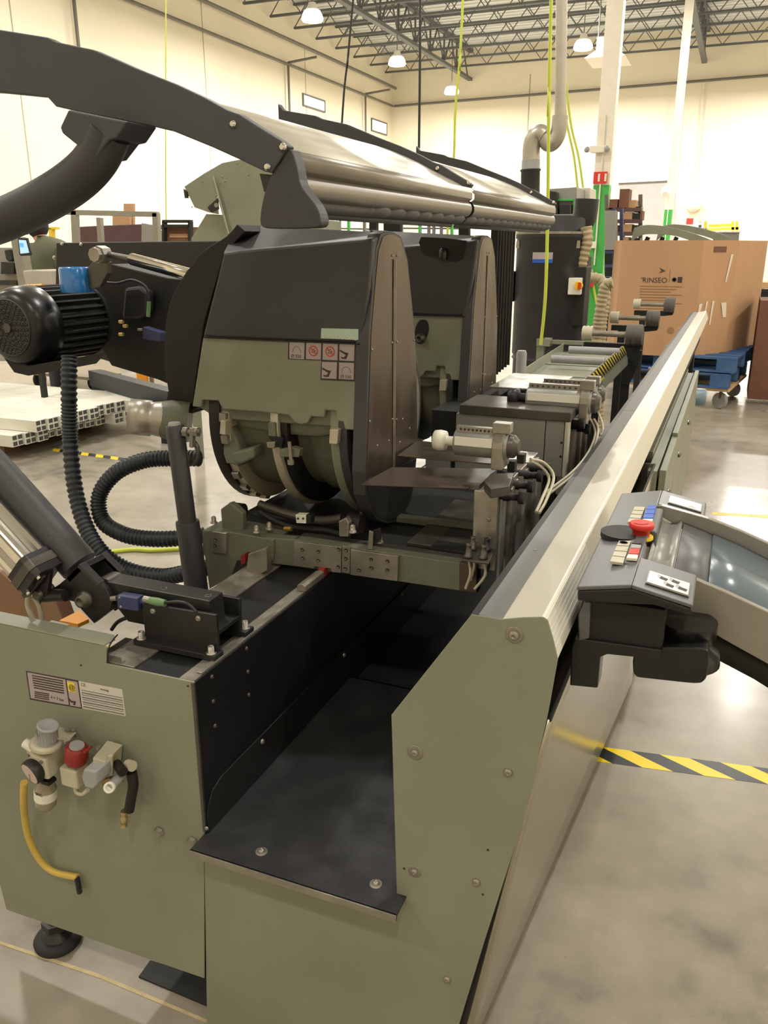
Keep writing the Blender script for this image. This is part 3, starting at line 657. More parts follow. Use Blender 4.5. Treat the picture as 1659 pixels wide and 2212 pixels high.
box('web', (rx0 + .06, Yp + .007, .83), (rx1 - .005, 1.205, .838), M_BLACK, brk, 0.001)
box('base_flange', (rx0 - .014, Yp - .018, ZR + .001), (rx1 + .004, Yp + .01, ZR + .012), M_BLACK, brk, 0.001)
box('base_flange', (rx0 - .014, 1.207, ZR + .001), (rx1 + .004, 1.238, ZR + .012), M_BLACK, brk, 0.001)
for x, y in ((rx0 - .002, Yp - .008), (rx1 - .010, Yp - .008), (rx1 - .008, 1.226)):
    p = V((x, y, ZR + .012)); build(MB().lathe(p, p + V((0, 0, .014)), [(0, .0095), (.08, .0095), (.08, .006), (1, .0058), (1, .0035), (.5, .0033), (.5, .0001)], 16), 'cap_screw', M_STEEL, brk)
# proximity switch and its cable, beside the block
sn = thing('limit_switch', 'small dark blue position switch with green plug beside the black pivot block', 'sensor', tuple(W(275, 1321, Y=1.115)))
build(MB().prism([W(a, b, Y=1.115) for a, b in ((252, 1286), (297, 1293), (298, 1321), (254, 1314))], (0, .02, 0)), 'switch_body', M_DKBLUE, sn, 0.0015)
build(MB().cyl(W(297, 1297, Y=1.126), W(316, 1299, Y=1.126), .006, 12), 'neck', M_DKBLUE, sn)
build(MB().lathe(W(312, 1294, Y=1.122), W(325, 1297, Y=1.122), [(0, .007), (1, .007)], 10), 'ring_nut', M_STEEL, sn)
build(MB().lathe(W(324, 1297, Y=1.122), W(357, 1303, Y=1.122), [(0, .007), (.5, .008), (1, .0065)], 12), 'plug', M_GREENC, sn)
build(MB().tube([W(a, b, Y=1.122) for a, b in ((357, 1302), (385, 1300), (408, 1306), (424, 1322))], .003, 8), 'cable', M_BLACK, sn)
build(MB().cyl(W(253, 1292, Y=1.122), W(241, 1293, Y=1.122), .005, 10), 'plunger', M_STEEL, sn)
for a, b in ((258, 1291), (261, 1311)): screw(a, b, sn, .0025, 0, Y=1.10, name='screw')
build(MB().tube([W(a, b, Y=1.15) for a, b in ((241, 1360), (255, 1343), (280, 1333), (308, 1331))], .004, 8), 'power_cable', M_BLACK, sn)
# ================================================================== saw heads
def saw_head(dy, label, first):
    t = thing('sawing_unit', label, 'saw', (-0.9, 1.62 + dy, ZR), 'saw heads on the rails')
    O = V((0, dy, 0))
    def q(px, py, y): return W(px, py, Y=y) + O
    def pl(name, px, y, th, m, bev=.002, par=None): return build(MB().prism([q(a, b, y) for a, b in px], (0, th, 0)), name, m, par or t, bev)
    YH = 1.62
    # olive lower cover
    cov = [(438, 730), (779, 745), (776, 840), (771, 930), (745, 928), (741, 912), (729, 910), (725, 888), (702, 886), (700, 902), (672, 900), (664, 914), (650, 918), (636, 912), (624, 897), (560, 890), (482, 884), (474, 872), (472, 866), (437, 864), (434, 880), (415, 878)]
    pl('front_cover', cov, YH, .012, M_OLIVE, .003)
    build(MB().prism([q(a, b, YH + .012) for a, b in ((438, 730), (779, 745), (772, 925), (470, 905), (430, 880))], (0, .10, 0)), 'body_shell', M_OLIVE_CAST, t, .003)
    up = [(437, 728), (452, 668), (466, 612), (482, 546), (520, 540), (700, 524), (804, 515), (795, 620), (780, 742)]
    u_ = pl('upper_cover', up, YH - .004, .02, M_CHAR, .006)
    # top surface sloping back
    tb = [q(a, b, YH + .016) for a, b in ((482, 546), (804, 515))]; tk = [q(a, b, YH + .16) for a, b in ((512, 484), (850, 503))]
    tl = q(452, 660, YH + .016)
    up3 = MB().hexa([tb[0] + V((0, 0, -.17)), tb[1] + V((0, 0, -.17)), tk[1] + V((0, 0, -.22)), tk[0] + V((0, 0, -.22))], [tb[0], tb[1], tk[1], tk[0]])
    build(up3, 'top_cover', M_CHAR, t, .004)
    build(MB().tube([q(440, 729, YH - .005), q(778, 743, YH - .005)], .002, 6, 1), 'cover_joint', M_BLACKMAT, t)
    # left rear guard (curved)
    gd = spline([q(a, b, YH + .06) for a, b in ((512, 484), (488, 511), (441, 541), (407, 581), (377, 629), (361, 680), (355, 740), (357, 800), (364, 848))], 3) + [q(a, b, YH + .06) for a, b in ((353, 880), (416, 884), (420, 840), (440, 700), (485, 546), (530, 500))]
    build(MB().prism(gd, (0, .12, 0)), 'rear_guard', M_BLACKMAT, t, .002)
    pl('guard_foot', ((348, 880), (418, 886), (417, 893), (347, 887)), YH + .05, .1, M_DSTEEL, .001)
    # blade guard on the right
    XG = -0.70
    g_out = [(823, 505), (835, 500), (850, 501), (867, 511), (873, 530), (881, 560), (893, 680), (899, 760), (901, 850), (902, 950), (897, 1035), (889, 1080), (873, 1110), (856, 1128), (836, 1131), (815, 1123), (800, 1101), (790, 1070), (787, 1020), (797, 720), (807, 600), (813, 535)]
    gp = [W(a, b, X=XG) + O for a, b in g_out]
    g = build(MB().prism(gp, (-.03, 0, 0)), 'blade_guard_rim', M_CHAR, t, .002)
    fp = [W(a, b, X=XG) + O + V((.0015, 0, 0)) for a, b in ((826, 512), (838, 506), (852, 507), (864, 515), (870, 535), (878, 565), (890, 680), (897, 760), (899, 850), (900, 985), (845, 1012), (791, 1032), (801, 720), (811, 600), (817, 540))]
    build(MB().prism(fp, (-.0015, 0, 0)), 'guard_plate', M_BROWN, t, .0006)
    lp_ = [W(a, b, X=XG) + O + V((.001, 0, 0)) for a, b in ((791, 1036), (845, 1016), (899, 990), (895, 1035), (887, 1078), (872, 1106), (855, 1122), (837, 1125), (817, 1118), (803, 1098), (794, 1070))]
    build(MB().prism(lp_, (-.001, 0, 0)), 'guard_lower', M_BLACK, t, .0006)
    for sx in (-.004, .004):
        a, b = W(850, 560, X=XG) + O, W(850, 1008, X=XG) + O
        build(MB().tube([a + V((.003, sx, 0)), V((a.x + .003, a.y + sx, b.z))], .0018, 6, 1), 'guard_seam', M_STEEL, t)
    for px, py in ((846, 552), (856, 552), (845, 740), (856, 738), (846, 905), (855, 906), (802, 755), (797, 910), (893, 735), (868, 905), (862, 955), (838, 952), (813, 962), (883, 925)):
        p = W(px, py, X=XG) + O + V((.002, 0, 0)); build(MB().lathe(p, p + V((.0018, 0, 0)), [(0, .0032), (1, .002)], 8), 'screw', M_STEEL, t)
    # trunnion drum with rims, axis across the machine
    cc = V((0, 1.862 + dy, 1.098)); xa, xb = q(470, 950, YH).x, q(768, 950, YH).x
    build(MB().lathe(V((xa, cc.y, cc.z)), V((xb, cc.y, cc.z)), [(0, .18), (.05, .195), (.36, .195), (.37, .18), (.6, .18), (.62, .19), (.97, .19), (1, .17)], 48), 'trunnion', M_OLIVE_CAST, t)
    def rim(px, w_, r, m, name='rim', r2=None):
        x = q(px, 1000, YH).x
        return build(MB().lathe(V((x, cc.y, cc.z)), V((x + w_, cc.y, cc.z)), [(0, r - .02), (0, r), (1, r), (1, r - .02)], 56), name, m, t, .001)
    rim(455, .03, .238, M_BLACKMAT, 'black_rim'); rim(478, .022, .232, M_RIM, 'toothed_rim'); 
    rim(585, .02, .238, M_RIM, 'steel_rim'); rim(602, .018, .228, M_BLACKMAT, 'black_rim')
    rim(712, .021, .236, M_OLIVE, 'green_rim'); rim(732, .02, .240, M_CHAR, 'grey_rim'); rim(752, .012, .20, M_BLACKMAT, 'black_rim')
    tm = MB(); x = q(478, 1000, YH).x
    for k in range(9):
        a = math.radians(150 + k * 13); d = V((0, math.cos(a), math.sin(a)))
        c = V((x, cc.y, cc.z)) + d * .234; tg = V((0, -math.sin(a), math.cos(a)))
        tm.hexa([c + tg * -.012 - d * .005, c + tg * .012 - d * .005, c + tg * .012 - d * .005 + V((.021, 0, 0)), c + tg * -.012 - d * .005 + V((.021, 0, 0))], [c + tg * -.010 + d * .006, c + tg * .010 + d * .006, c + tg * .010 + d * .006 + V((.018, 0, 0)), c + tg * -.010 + d * .006 + V((.018, 0, 0))])
    build(tm, 'teeth', M_STEEL, t, kind='stuff')
    # casting details in front of the drum
    pl('casting_rib', ((437, 864), (475, 870), (485, 900), (512, 950), (520, 985), (516, 1010), (488, 1000), (470, 950)), YH + .014, .07, M_OLIVE_CAST, .006)
    pl('casting_web', ((500, 895), (740, 915), (740, 935), (690, 945), (600, 938), (520, 925)), YH + .03, .06, M_OLIVE_CAST, .008)
    pl('lug_top', ((476, 908), (487, 909), (486, 940), (474, 938)), YH - .012, .03, M_RIM, .002)
    pl('lug_top', ((712, 927), (731, 928), (728, 960), (710, 959)), YH - .012, .03, M_RIM, .002)
    pl('casting_lug', ((498, 978), (548, 966), (549, 990), (520, 1003), (500, 998)), YH - .005, .05, M_OLIVE_CAST, .006)
    pl('lug_stem', ((578, 912), (594, 913), (596, 945), (579, 944)), YH - .002, .03, M_OLIVE_CAST, .003)
    pl('lug_end', ((575, 955), (594, 954), (592, 969), (577, 968)), YH - .014, .02, M_STEEL, .002)
    pl('shield', ((579, 943), (612, 945), (608, 968), (594, 965)), YH - .006, .006, M_BLACKMAT, .001)
    c_ = pl('stop_block', ((602, 972), (632, 966), (648, 972), (645, 988), (604, 988)), YH - .03, .02, M_OLIVE_CAST, .002)
    build(MB().cyl(q(625, 954, YH - .035), q(630, 1004, YH - .035), .0045, 10), 'stop_screw', M_STEEL, t)
    build(MB().lathe(q(628, 993, YH - .035), q(629, 1003, YH - .035), [(0, .008), (1, .008)], 6, False), 'stop_nut', M_STEEL, t)
    if first:
        # pictograms on the olive cover
        YP = YH - .0012
        build(MB().prism([q(a, b, YH - .005) for a, b in ((694, 709), (774, 711), (774, 734), (693, 731))], (0, .0006, 0)), 'patent_sticker', M_LABT, t)
        text('PATENT PENDING', q(696.5, 729.5, YH - .0058), .0098, (1, 0, -.03), (0, 0, 1), M_WHITE, t)
        quad_ = lambda n_, px, m, o_: build(MB().prism([q(a, b, YH - o_) for a, b in px], (0, -.0004, 0)), n_, m, t)
        quad_('sticker_frame', ((623, 737), (769, 742), (767, 824), (692, 821), (694, 779), (622, 776)), M_INK, .0006)
        cells = [(625, 739), (661, 740), (697, 741.5), (733, 743), (695, 781.5), (732, 783)]
        for i, (a, b) in enumerate(cells):
            quad_('sticker_cell', ((a + .6, b), (a + 33, b + 1), (a + 32, b + 37), (a, b + 35.5)), M_LABEL, .0011)
            cx, cyy = a + 16, b + 15
            if i in (1, 2):
                c = q(cx, cyy + 3, YH - .0016); build(MB().lathe(c, c - V((0, .0006, 0)), [(0, .0112), (1, .0112), (1, .0090), (0, .0090)], 28, cap=False), 'ban_ring', M_REDINK, t)
                d1, d2 = c + V((-.007, -.0005, .007)), c + V((.007, -.0005, -.007)); build(MB().tube([d1, d2], .0009, 6, 1), 'ban_bar', M_REDINK, t)
                for k in range(5):
                    aa = k * 1.3; build(MB().cyl(c + V((math.cos(aa) * .004, -.0002, math.sin(aa) * .004)), c + V((math.cos(aa) * .004, -.0008, math.sin(aa) * .004)), .0014, 6), 'hand_print', M_INK, t)
            elif i in (0, 5):
                c = q(cx, cyy + 8, YH - .0016); arc = [c + V((math.cos(k * math.pi / 10) * .0105, 0, math.sin(k * math.pi / 10) * .0135)) for k in range(11)]
                build(MB().tube(arc, .0004, 5, 1), 'blade_outline', M_INK, t)
                text('Ø 550', q(a + 3.5, b + 33, YH - .0016), .0098, (1, 0, -.02), (0, 0, 1), M_INK, t)
            else:
                build(MB().prism([q(a + x_, b + y_, YH - .0014) for x_, y_ in ((1, 12), (10, 17), (20, 20), (15, 33), (5, 32), (3, 28), (10, 29), (14, 24), (1, 16))], (0, -.0003, 0)), 'boot_print', M_INK, t)
        p = q(476, 722, YH - .006)
    else:
        sl = spline([q(a, b, YH - .0006) for a, b in ((640, 770), (650, 752), (668, 752), (676, 772), (672, 800), (660, 815), (646, 808), (638, 790), (640, 770))], 3)[:-1]
        build(MB().prism(sl, (0, -.0006, 0)), 'slot', M_BLACKMAT, t)
        nt = [W(a_, b_, Y=YH + dy - .006) for a_, b_ in ((905, 524), (912, 544), (920, 552), (950, 556), (985, 565), (998, 558), (1006, 530), (1009, 520), (960, 514), (910, 512))]
        build(MB().prism(nt, (0, -.001, 0)), 'handle_notch', M_WALLBLK, t)
        kc = W(957, 545, Y=YH + dy - .012); build(MB().lathe(kc + V((0, 0, .012)), kc + V((0, 0, -.02)), [(0, .006), (.1, .011), (.5, .014), (1, .012)], 12), 'black_knob', M_PLASTIC, t)
        c = q(655, 805, YH - .002); build(MB().lathe(c, c - V((0, .02, 0)), [(0, .016), (.5, .016), (.6, .011), (1, .010), (1, .007), (.6, .006), (.6, .0001)], 20), 'lock_knob', M_DSTEEL, t)
    return t
h1 = saw_head(0.0, 'near saw head with olive front cover, black upper hood and warning pictograms', True)
h2 = saw_head(0.76, 'far saw head, mostly hidden behind the near one, with a slotted olive cover', False)

def K(px, py, y): return W(px, py, Y=y)
# ------------------------------------------------------------------ carriages
car = thing('saw_carriage', 'dirty olive carriage with bolted steel plates under the near saw head', 'carriage', (-0.77, 1.6, ZR))
YC = 1.55
def cpl(name, px, y, th, m, bev=.0015): return build(MB().prism([K(a, b, y) for a, b in px], (0, th, 0)), name, m, car, bev)
cpl('front_bar', ((560, 1160), (640, 1166), (900, 1203), (1030, 1222), (1030, 1282), (860, 1256), (640, 1224), (560, 1214)), YC, .03, M_OLIVE_CAST)
cpl('left_block', ((436, 1146), (500, 1150), (592, 1166), (590, 1212), (560, 1214), (545, 1208), (512, 1212), (500, 1246), (452, 1272), (442, 1200), (438, 1196)), YC - .004, .09, M_OLIVE_CAST, .002)
cpl('end_cap_plate', ((992, 1215), (1030, 1222), (1030, 1282), (992, 1276)), YC - .002, .03, M_BROWN)
for px, hs in ((((457, 1149), (489, 1152), (488, 1197), (458, 1193)), ((466, 1166), (466, 1178))),
               (((634, 1169), (737, 1182), (736, 1238), (716, 1236), (714, 1228), (680, 1224), (676, 1228), (634, 1222)), ((653, 1187), (688, 1191), (654, 1205), (688, 1210), (732, 1186), (731, 1224))),
               (((757, 1187), (860, 1202), (858, 1256), (757, 1242)), ((802, 1208), (837, 1212), (802, 1226), (837, 1231), (776, 1231))),
               (((739, 1180), (756, 1183), (755, 1239), (738, 1236)), ((748, 1188), (747, 1206), (746, 1228)))):
    p_ = cpl('bolted_plate', px, YC - .010, .008, M_STEEL if len(hs) != 3 else M_OLIVE_CAST, .001)
    for a, b in hs:
        c = K(a, b, YC - .0101); build(MB().lathe(c + V((0, .0002, 0)), c - V((0, .0015, 0)), [(0, .0045), (1, .0045), (1, .0028), (.2, .0028), (.2, .0001)], 14), 'bolt_hole', M_DSTEEL, p_)
# deck of the carriage and its pockets
zc = K(700, 1173, YC).z - .002
dk = MB(); dk.box((-1.09, YC + .002, zc - .03), (-.44, 2.15, zc - .012)); build(dk, 'deck', M_BLACKMAT, car, .001)
box('deck_edge', (-.86, YC + .002, zc - .012), (-.44, YC + .055, zc), M_DSTEEL, car, .001)
box('deck_plate', (-.62, YC + .09, zc - .012), (-.45, 2.0, zc - .004), M_DSTEEL, car, .001)
for y0 in (1.62, 1.72): box('pocket', (-.56, y0, zc - .006), (-.46, y0 + .06, zc - .0035), M_WALLBLK, car, 0)
box('deck_cross', (-.80, 1.78, zc - .010), (-.45, 1.81, zc + .004), M_OLIVE_CAST, car, .001)
build(MB().prism([K(a, b, 1.5) for a, b in ((536, 1197), (576, 1183), (577, 1232), (546, 1250), (530, 1248))], (0, .02, 0)), 'clamp_block', M_STEEL, car, .0015)
build(MB().prism([K(a, b, 1.53) for a, b in ((520, 1200), (530, 1196), (530, 1215), (520, 1222))], (0, .02, 0)), 'red_wiper', M_DRED, car, .001)
build(MB().prism([V((-.79, 1.53, ZR + .004)), V((-.775, 1.53, ZR + .004)), V((-.775, 1.53, ZR + .022)), V((-.79, 1.53, ZR + .022))], (0, .05, 0)), 'red_wiper', M_DRED, car, .001)
build(MB().prism([V((-.795, 1.44, ZR + .0035)), V((-.775, 1.44, ZR + .0035)), V((-.775, 1.44, ZR + .016)), V((-.782, 1.44, ZR + .02)), V((-.795, 1.44, ZR + .016))], (0, .09, 0)), 'rail_slider', M_STEEL, car, .001)
# upright lugs with rollers
for (px, m) in ((((476, 1100), (496, 1086), (512, 1098), (524, 1110), (524, 1152), (480, 1150)), M_OLIVE_CAST), (((731, 1126), (748, 1118), (754, 1130), (752, 1160), (732, 1160)), M_STEEL)):
    cpl('roller_lug', px, YC + .02, .02, m, .003)
for a, b in ((510, 1105), (765, 1130)):
    c = K(a, b, YC + .06); build(MB().cyl(c - V((.015, 0, 0)), c + V((.02, 0, 0)), .022, 20), 'guide_roller', M_BLACK, car)
for a, b, y in ((462, 1130, YC + .03), (555, 1150, YC), (582, 1143, YC + .03), (762, 1150, YC), (820, 1172, YC + .03)):
    c = K(a, b, y); build(MB().lathe(c, c + V((0, 0, .018)), [(0, .009), (.2, .009), (.2, .006), (.8, .006), (1, .003)], 10), 'set_screw', M_STEEL, car)
cpl('end_stop', ((797, 1146), (806, 1150), (804, 1188), (794, 1186)), YC + .0, .004, M_STEEL, .001)
cpl('end_stop', ((800, 1148), (822, 1140), (823, 1165), (806, 1180)), YC + .01, .004, M_BLACKMAT, .001)
s_ = cpl('terminal_box', ((638, 1112), (661, 1113), (661, 1131), (640, 1130)), YC + .03, .02, M_WHITE, .001)
for a in (644, 655):
    c = K(a, 1120, YC + .0298); build(MB().cyl(c, c - V((0, .001, 0)), .0028, 10), 'socket_hole', M_INK, s_)
cpl('terminal_side', ((661, 1112), (672, 1114), (671, 1131), (661, 1131)), YC + .03, .02, M_BLACK, .001)
build(MB().tube([K(a, b, YC + .06) for a, b in ((560, 1105), (600, 1128), (640, 1140), (700, 1145), (760, 1160))], .007, 10), 'cable_loom', M_BLACKMAT, car)
build(MB().tube([K(a, b, YC + .1) for a, b in ((560, 1090), (620, 1110), (690, 1125), (740, 1120))], .012, 10), 'hose_loom', M_DSTEEL, car)
build(MB().cyl(K(615, 1142, YC + .02), K(630, 1142, YC + .02), .006, 10), 'brass_fitting', mat('old_brass', (150, 120, 70), .4, .7), car)
# rear dark mass of the carriage under the drum
box('carriage_body', (-1.06, 1.70, zc - .03), (-.80, 2.15, zc - .006), M_BLACKMAT, car, .004)
# steel shelf plates that carry the profile
sh = thing('work_shelf', 'pair of thin oiled steel support shelves beside the blade guard', 'shelf', tuple(W(900, 1030, Z=1.0)))
build(MB().prism([W(a, b, Z=1.03) for a, b in ((778, 1046), (846, 1009), (1075, 1012), (1010, 1054))], (0, 0, -.003)), 'shelf_plate', M_BROWN, sh, .0008)
build(MB().prism([W(a, b, Z=1.03) for a, b in ((858, 984), (902, 951), (1105, 975), (1080, 1003))], (0, 0, -.003)), 'shelf_plate', M_BROWN, sh, .0008)
build(MB().prism([W(a, b, Z=1.035) for a, b in ((1002, 1044), (1045, 1012), (1075, 1012), (1036, 1048))], (0, 0, -.012)), 'shelf_block', M_DSTEEL, sh, .001)
# profile fence / tower
fen = thing('fence_tower', 'scuffed aluminium fence tower with ribbed side and four air fittings', 'fence', tuple(K(1050, 1230, 1.58)))
YT = 1.56
z0, z1 = K(1050, 1222, YT).z, K(1050, 1062, YT).z
fx0, fx1 = K(1024, 1062, YT).x, K(1083, 1066, YT).x
box('tower_body', (fx0, YT, z0 - .01), (fx1 - .006, 1.93, z1), M_STEEL, fen, .0015)
for i in range(7):
    y0 = YT + .012 + i * .052; box('side_fin', (fx1 - .006, y0, z0 - .05 + i * .004), (fx1 + (.006 if i % 2 else .0), y0 + .034, z1 - .008), M_STEEL if i % 3 else M_GREYBOX, fen, .0015)
for a, b in ((1056, 1122), (1056, 1164)): screw(a, b, fen, .0045, 0, Y=YT, name='screw')
fp_ = [W(a, b, Z=.905) for a, b in ((996, 1208), (1012, 1180), (1074, 1178), (1056, 1216))]
build(MB().prism(fp_, (0, 0, -.004)), 'fitting_plate', M_DSTEEL, fen, .001)
for a, b, m in ((1012, 1202, M_DSTEEL), (1021, 1185, M_DSTEEL), (1044, 1205, M_DSTEEL), (1051, 1188, M_BLACK)):
    c = W(a, b, Z=.907); build(MB().lathe(c, c + V((0, 0, .026)), [(0, .0095), (.15, .0095), (.2, .007), (.55, .007), (.6, .0052), (.9, .0058), (1, .0055), (1, .004), (.5, .003), (.5, .0001)], 14), 'air_fitting', m, fen)
    build(MB().tube([c - V((0, 0, .004)), c + V((.006, -.002, -.035)), V((c.x * .6 + -.44 * .4, c.y, c.z - .07))], .0032, 8), 'air_tube', M_IVORY if m is M_DSTEEL else M_BLACK, fen)
for i, (a, b, y) in enumerate(((1120, 1075, 1.58), (1140, 1050, 1.66), (1160, 1028, 1.74), (1178, 1012, 1.82))):
    c = K(a, b, y); n_ = build(MB().lathe(c - V((.05, 0, 0)), c + V((.012, 0, 0)), [(0, .010), (.5, .010), (.55, .007), (.8, .007), (.82, .013), (1, .013)], 14), 'clamp_screw', M_BLACKMAT, fen)
    box('screw_block', (c.x - .065, c.y - .012, c.z - .02), (c.x - .048, c.y + .012, c.z + .03), M_BLACKMAT, fen, .001)
build(MB().prism([W(a, b, Z=1.045) for a, b in ((1046, 1040), (1060, 1022), (1110, 1022), (1100, 1050), (1060, 1056))], (0, 0, -.02)), 'top_slide', M_DSTEEL, fen, .001)
# ------------------------------------------------------------------ horizontal clamps
def clamp(px0, px1, py, y, r, pad_m, label, s=1.0, pad=True):
    t = thing('profile_clamp', label, 'clamp', tuple(K((px0 + px1) / 2, py + 40, y)), 'horizontal profile clamps')
    a, b = K(px0, py, y), K(px1, py + 4, y); a.z = b.z = (a.z + b.z) / 2
    build(MB().lathe(a, b, [(0, r * .92), (.02, r), (.98, r), (1, r * .92)], 28), 'cylinder', M_GREYBOX, t)
    st = MB(); st.lathe(a, b, [(.04, r * 1.006), (.96, r * 1.006)], 28); 
    wb = MB().prism([a + V((.006, -r * .96, .018 * s)), b + V((-.03, -r * .96, .018 * s)), b + V((-.03, -r * .99, -.0)), a + V((.006, -r * .99, 0))], (0, -.003, 0))
    build(wb, 'label_strip', M_WHITE, t)
    rl = MB().box((a.x + .004, a.y - .012, a.z + r * .85), (b.x - .01, a.y + .004, a.z + r * 1.3)); rail = build(rl, 'slotted_rail', M_STEEL, t, .001)
    n = 11
    for k in range(n):
        c = V((a.x + .014 + (b.x - a.x - .03) * k / (n - 1), a.y - .0122, a.z + r * 1.08)); build(MB().cyl(c, c - V((0, .0008, 0)), .0028 * s, 8), 'rail_hole', M_INK, rail)
    if pad:
        build(MB().lathe(a, a - V((.034 * s, 0, 0)), [(0, .011 * s), (1, .010 * s)], 16), 'rod', pad_m, t)
        build(MB().lathe(a - V((.022 * s, 0, 0)), a - V((.05 * s, 0, 0)), [(0, .010 * s), (.05, .021 * s), (.5, .023 * s), (.95, .021 * s), (1, .016 * s)], 24), 'pad', pad_m, t)
    br = MB(); x = b.x - .03
    R_ = [V((x, a.y + math.cos(k * math.pi / 8) * (r + .004), a.z + math.sin(k * math.pi / 8) * (r + .004))) for k in range(9)]
    R_ = [V((x, a.y + r + .004, a.z - r * 1.6))] + R_ + [V((x, a.y - r - .004, a.z - r * 1.6))]
    build(br.prism(R_, (.024, 0, 0)), 'saddle', M_STEEL, t, .002)
    box('top_lug', (b.x - .034, a.y - .016, a.z + r), (b.x + .004, a.y + .012, a.z + r * 1.75), M_STEEL, t, .0015)
    build(MB().lathe(b - V((.004, 0, 0)), b + V((.022, 0, 0)), [(0, r * .9), (.6, r * .86), (1, r * .5)], 16), 'end_head', M_DSTEEL, t, .001)
    return t, a, b
c1, ca1, cb1 = clamp(985, 1100, 957, 1.68, .029, M_WHITE, 'nearest horizontal clamp cylinder with a white plastic pad')
c2, ca2, cb2 = clamp(1140, 1280, 862, 2.28, .034, M_BLACK, 'farther horizontal clamp cylinder with a black pad above the grey box', 1.1)
c3, ca3, cb3 = clamp(1172, 1292, 846, 2.46, .030, M_BLACK, 'rearmost horizontal clamp cylinder, half hidden behind the one with the black pad', 1.0, False)
for k, (e, pts) in enumerate(((cb1, ((1146, 992, 1.7), (1175, 1000, 1.75), (1196, 1030, 1.75), (1180, 1080, 1.65), (1165, 1108, 1.6))), (cb1, ((1146, 996, 1.7), (1170, 1010, 1.75), (1186, 1035, 1.75), (1172, 1075, 1.65), (1158, 1106, 1.6))),
                   (cb2, ((1283, 905, 2.3), (1292, 930, 2.3), (1280, 975, 2.2), (1245, 1020, 2.0), (1180, 1072, 1.8))), (cb2, ((1275, 905, 2.3), (1286, 935, 2.3), (1272, 975, 2.2), (1238, 1018, 2.0), (1176, 1066, 1.8))), (cb3, ((1292, 890, 2.45), (1302, 920, 2.4), (1298, 950, 2.35), (1285, 990, 2.2))))):
    tt = c1 if k < 2 else c2 if k < 4 else c3
    build(MB().tube([K(*p) for p in pts], .0034, 8), 'air_tube', M_IVORY, tt)
# ------------------------------------------------------------------ second carriage: grey box with dark top
g2 = thing('second_carriage', 'light grey sheet metal box with dark steel top between the saw heads and the beam', 'machine box', (-.6, 2.3, .6))
Y2 = 2.17
zt2 = K(1120, 903, Y2).z; zb2 = K(1228, 1032, Y2).z
gx0, gx1 = -.765, K(1230, 910, Y2).x
box('front_panel', (K(1180, 905, Y2).x - 0, Y2, zb2), (gx1 - .012, Y2 + .02, zt2), M_GREYBOX, g2)
box('front_panel', (K(1015, 905, Y2).x - .04, Y2, zb2 - .17), (K(1180, 905, Y2).x - .002, Y2 + .02, zt2), M_GREYBOX, g2)
box('front_panel', (gx0, Y2, zb2 - .2), (K(1015, 905, Y2).x - .055, Y2 + .02, zt2 - .1), M_GREYBOX, g2)
box('corner_profile', (gx1 - .010, Y2 - .004, zb2), (gx1, Y2 + .03, zt2), M_ALU, g2)
box('top_slab', (K(1015, 905, Y2).x - .03, Y2 - .006, zt2), (gx1 + .004, Y2 + .17, zt2 + .026), M_DSTEEL, g2, .002)
box('box_body', (gx0 + .01, Y2 + .02, zb2 - .2), (gx1 - .03, Y2 + .5, zt2), M_BLACKMAT, g2, 0)
for i in range(6):
    box('side_fin', (gx1 - .03, Y2 + .03 + i * .05, zb2 - .06), (gx1 + (.004 if i % 2 else -.006), Y2 + .066 + i * .05, zt2 - .04), M_STEEL, g2, .001)
for a, b in ((1213, 956), (1211, 986)): screw(a, b, g2, .0035, 0, Y=Y2, m=M_BLACK, name='screw')
for i in range(2):
    c = K(1255 + i * 12, 915 + i * 12, Y2 + .05 + .06 * i); build(MB().lathe(c - V((.06, 0, 0)), c + V((.01, 0, 0)), [(0, .010), (.8, .009), (.8, .014), (1, .014)], 12), 'clamp_screw', M_BLACKMAT, g2)
box('shelf_plate', (-.66, 2.45, 1.085), (-.46, 2.75, 1.09), M_STEEL, g2)
# ------------------------------------------------------------------ telescopic black post, exhaust stub
po = thing('telescopic_post', 'slim black telescopic post standing left of the near saw head', 'post', tuple(K(428, 1272, 1.5)))
a, b = K(377, 918, 1.5), K(426, 1285, 1.5); mid = a.lerp(b, .56)
build(MB().lathe(a, mid, [(0, .018), (.01, .021), (1, .021)], 24), 'upper_tube', M_CHAR, po)
build(MB().lathe(mid - (b - a) * .01, b, [(0, .0265), (.02, .0275), (1, .0275)], 24), 'lower_tube', M_CHAR, po)
build(MB().lathe(a + V((0, 0, .006)), a - V((0, 0, .002)), [(0, .013), (1, .015)], 20), 'cap', M_LTGREY, po)
build(MB().cyl(K(396, 934, 1.5), K(432, 932, 1.5), .006, 10), 'clamp_bolt', M_STEEL, po)
for x in (402, 424): 
    c = K(x, 933, 1.5); build(MB().cyl(c - V((.006, 0, 0)), c + V((.006, 0, 0)), .0115, 6, False), 'hex_nut', M_STEEL, po, .0008)
build(MB().prism([K(a_, b_, 1.49) for a_, b_ in ((409, 924), (417, 926), (415, 968), (408, 966))], (0, .012, 0)), 'strap', M_STEEL, po, .001)
build(MB().tube([K(a_, b_, 1.51) for a_, b_ in ((414, 950), (426, 965), (427, 988), (418, 1004))], .005, 10), 'hook', M_DSTEEL, po)
ex = thing('exhaust_stub', 'short galvanised dust outlet pipe left of the near saw head', 'pipe stub', tuple(K(320, 935, 1.62)))
build(MB().lathe(K(284, 900, 1.62), K(420, 912, 1.68), [(0, .042), (0, .0445), (.3, .0445), (.33, .0405), (.4, .0425), (.55, .045)], 28), 'pipe', M_SILVER, ex)
build(MB().lathe(K(350, 906, 1.65), K(410, 912, 1.68), [(0, .045), (.3, .05), (1, .05)], 28), 'socket', M_OLIVE_CAST, ex)
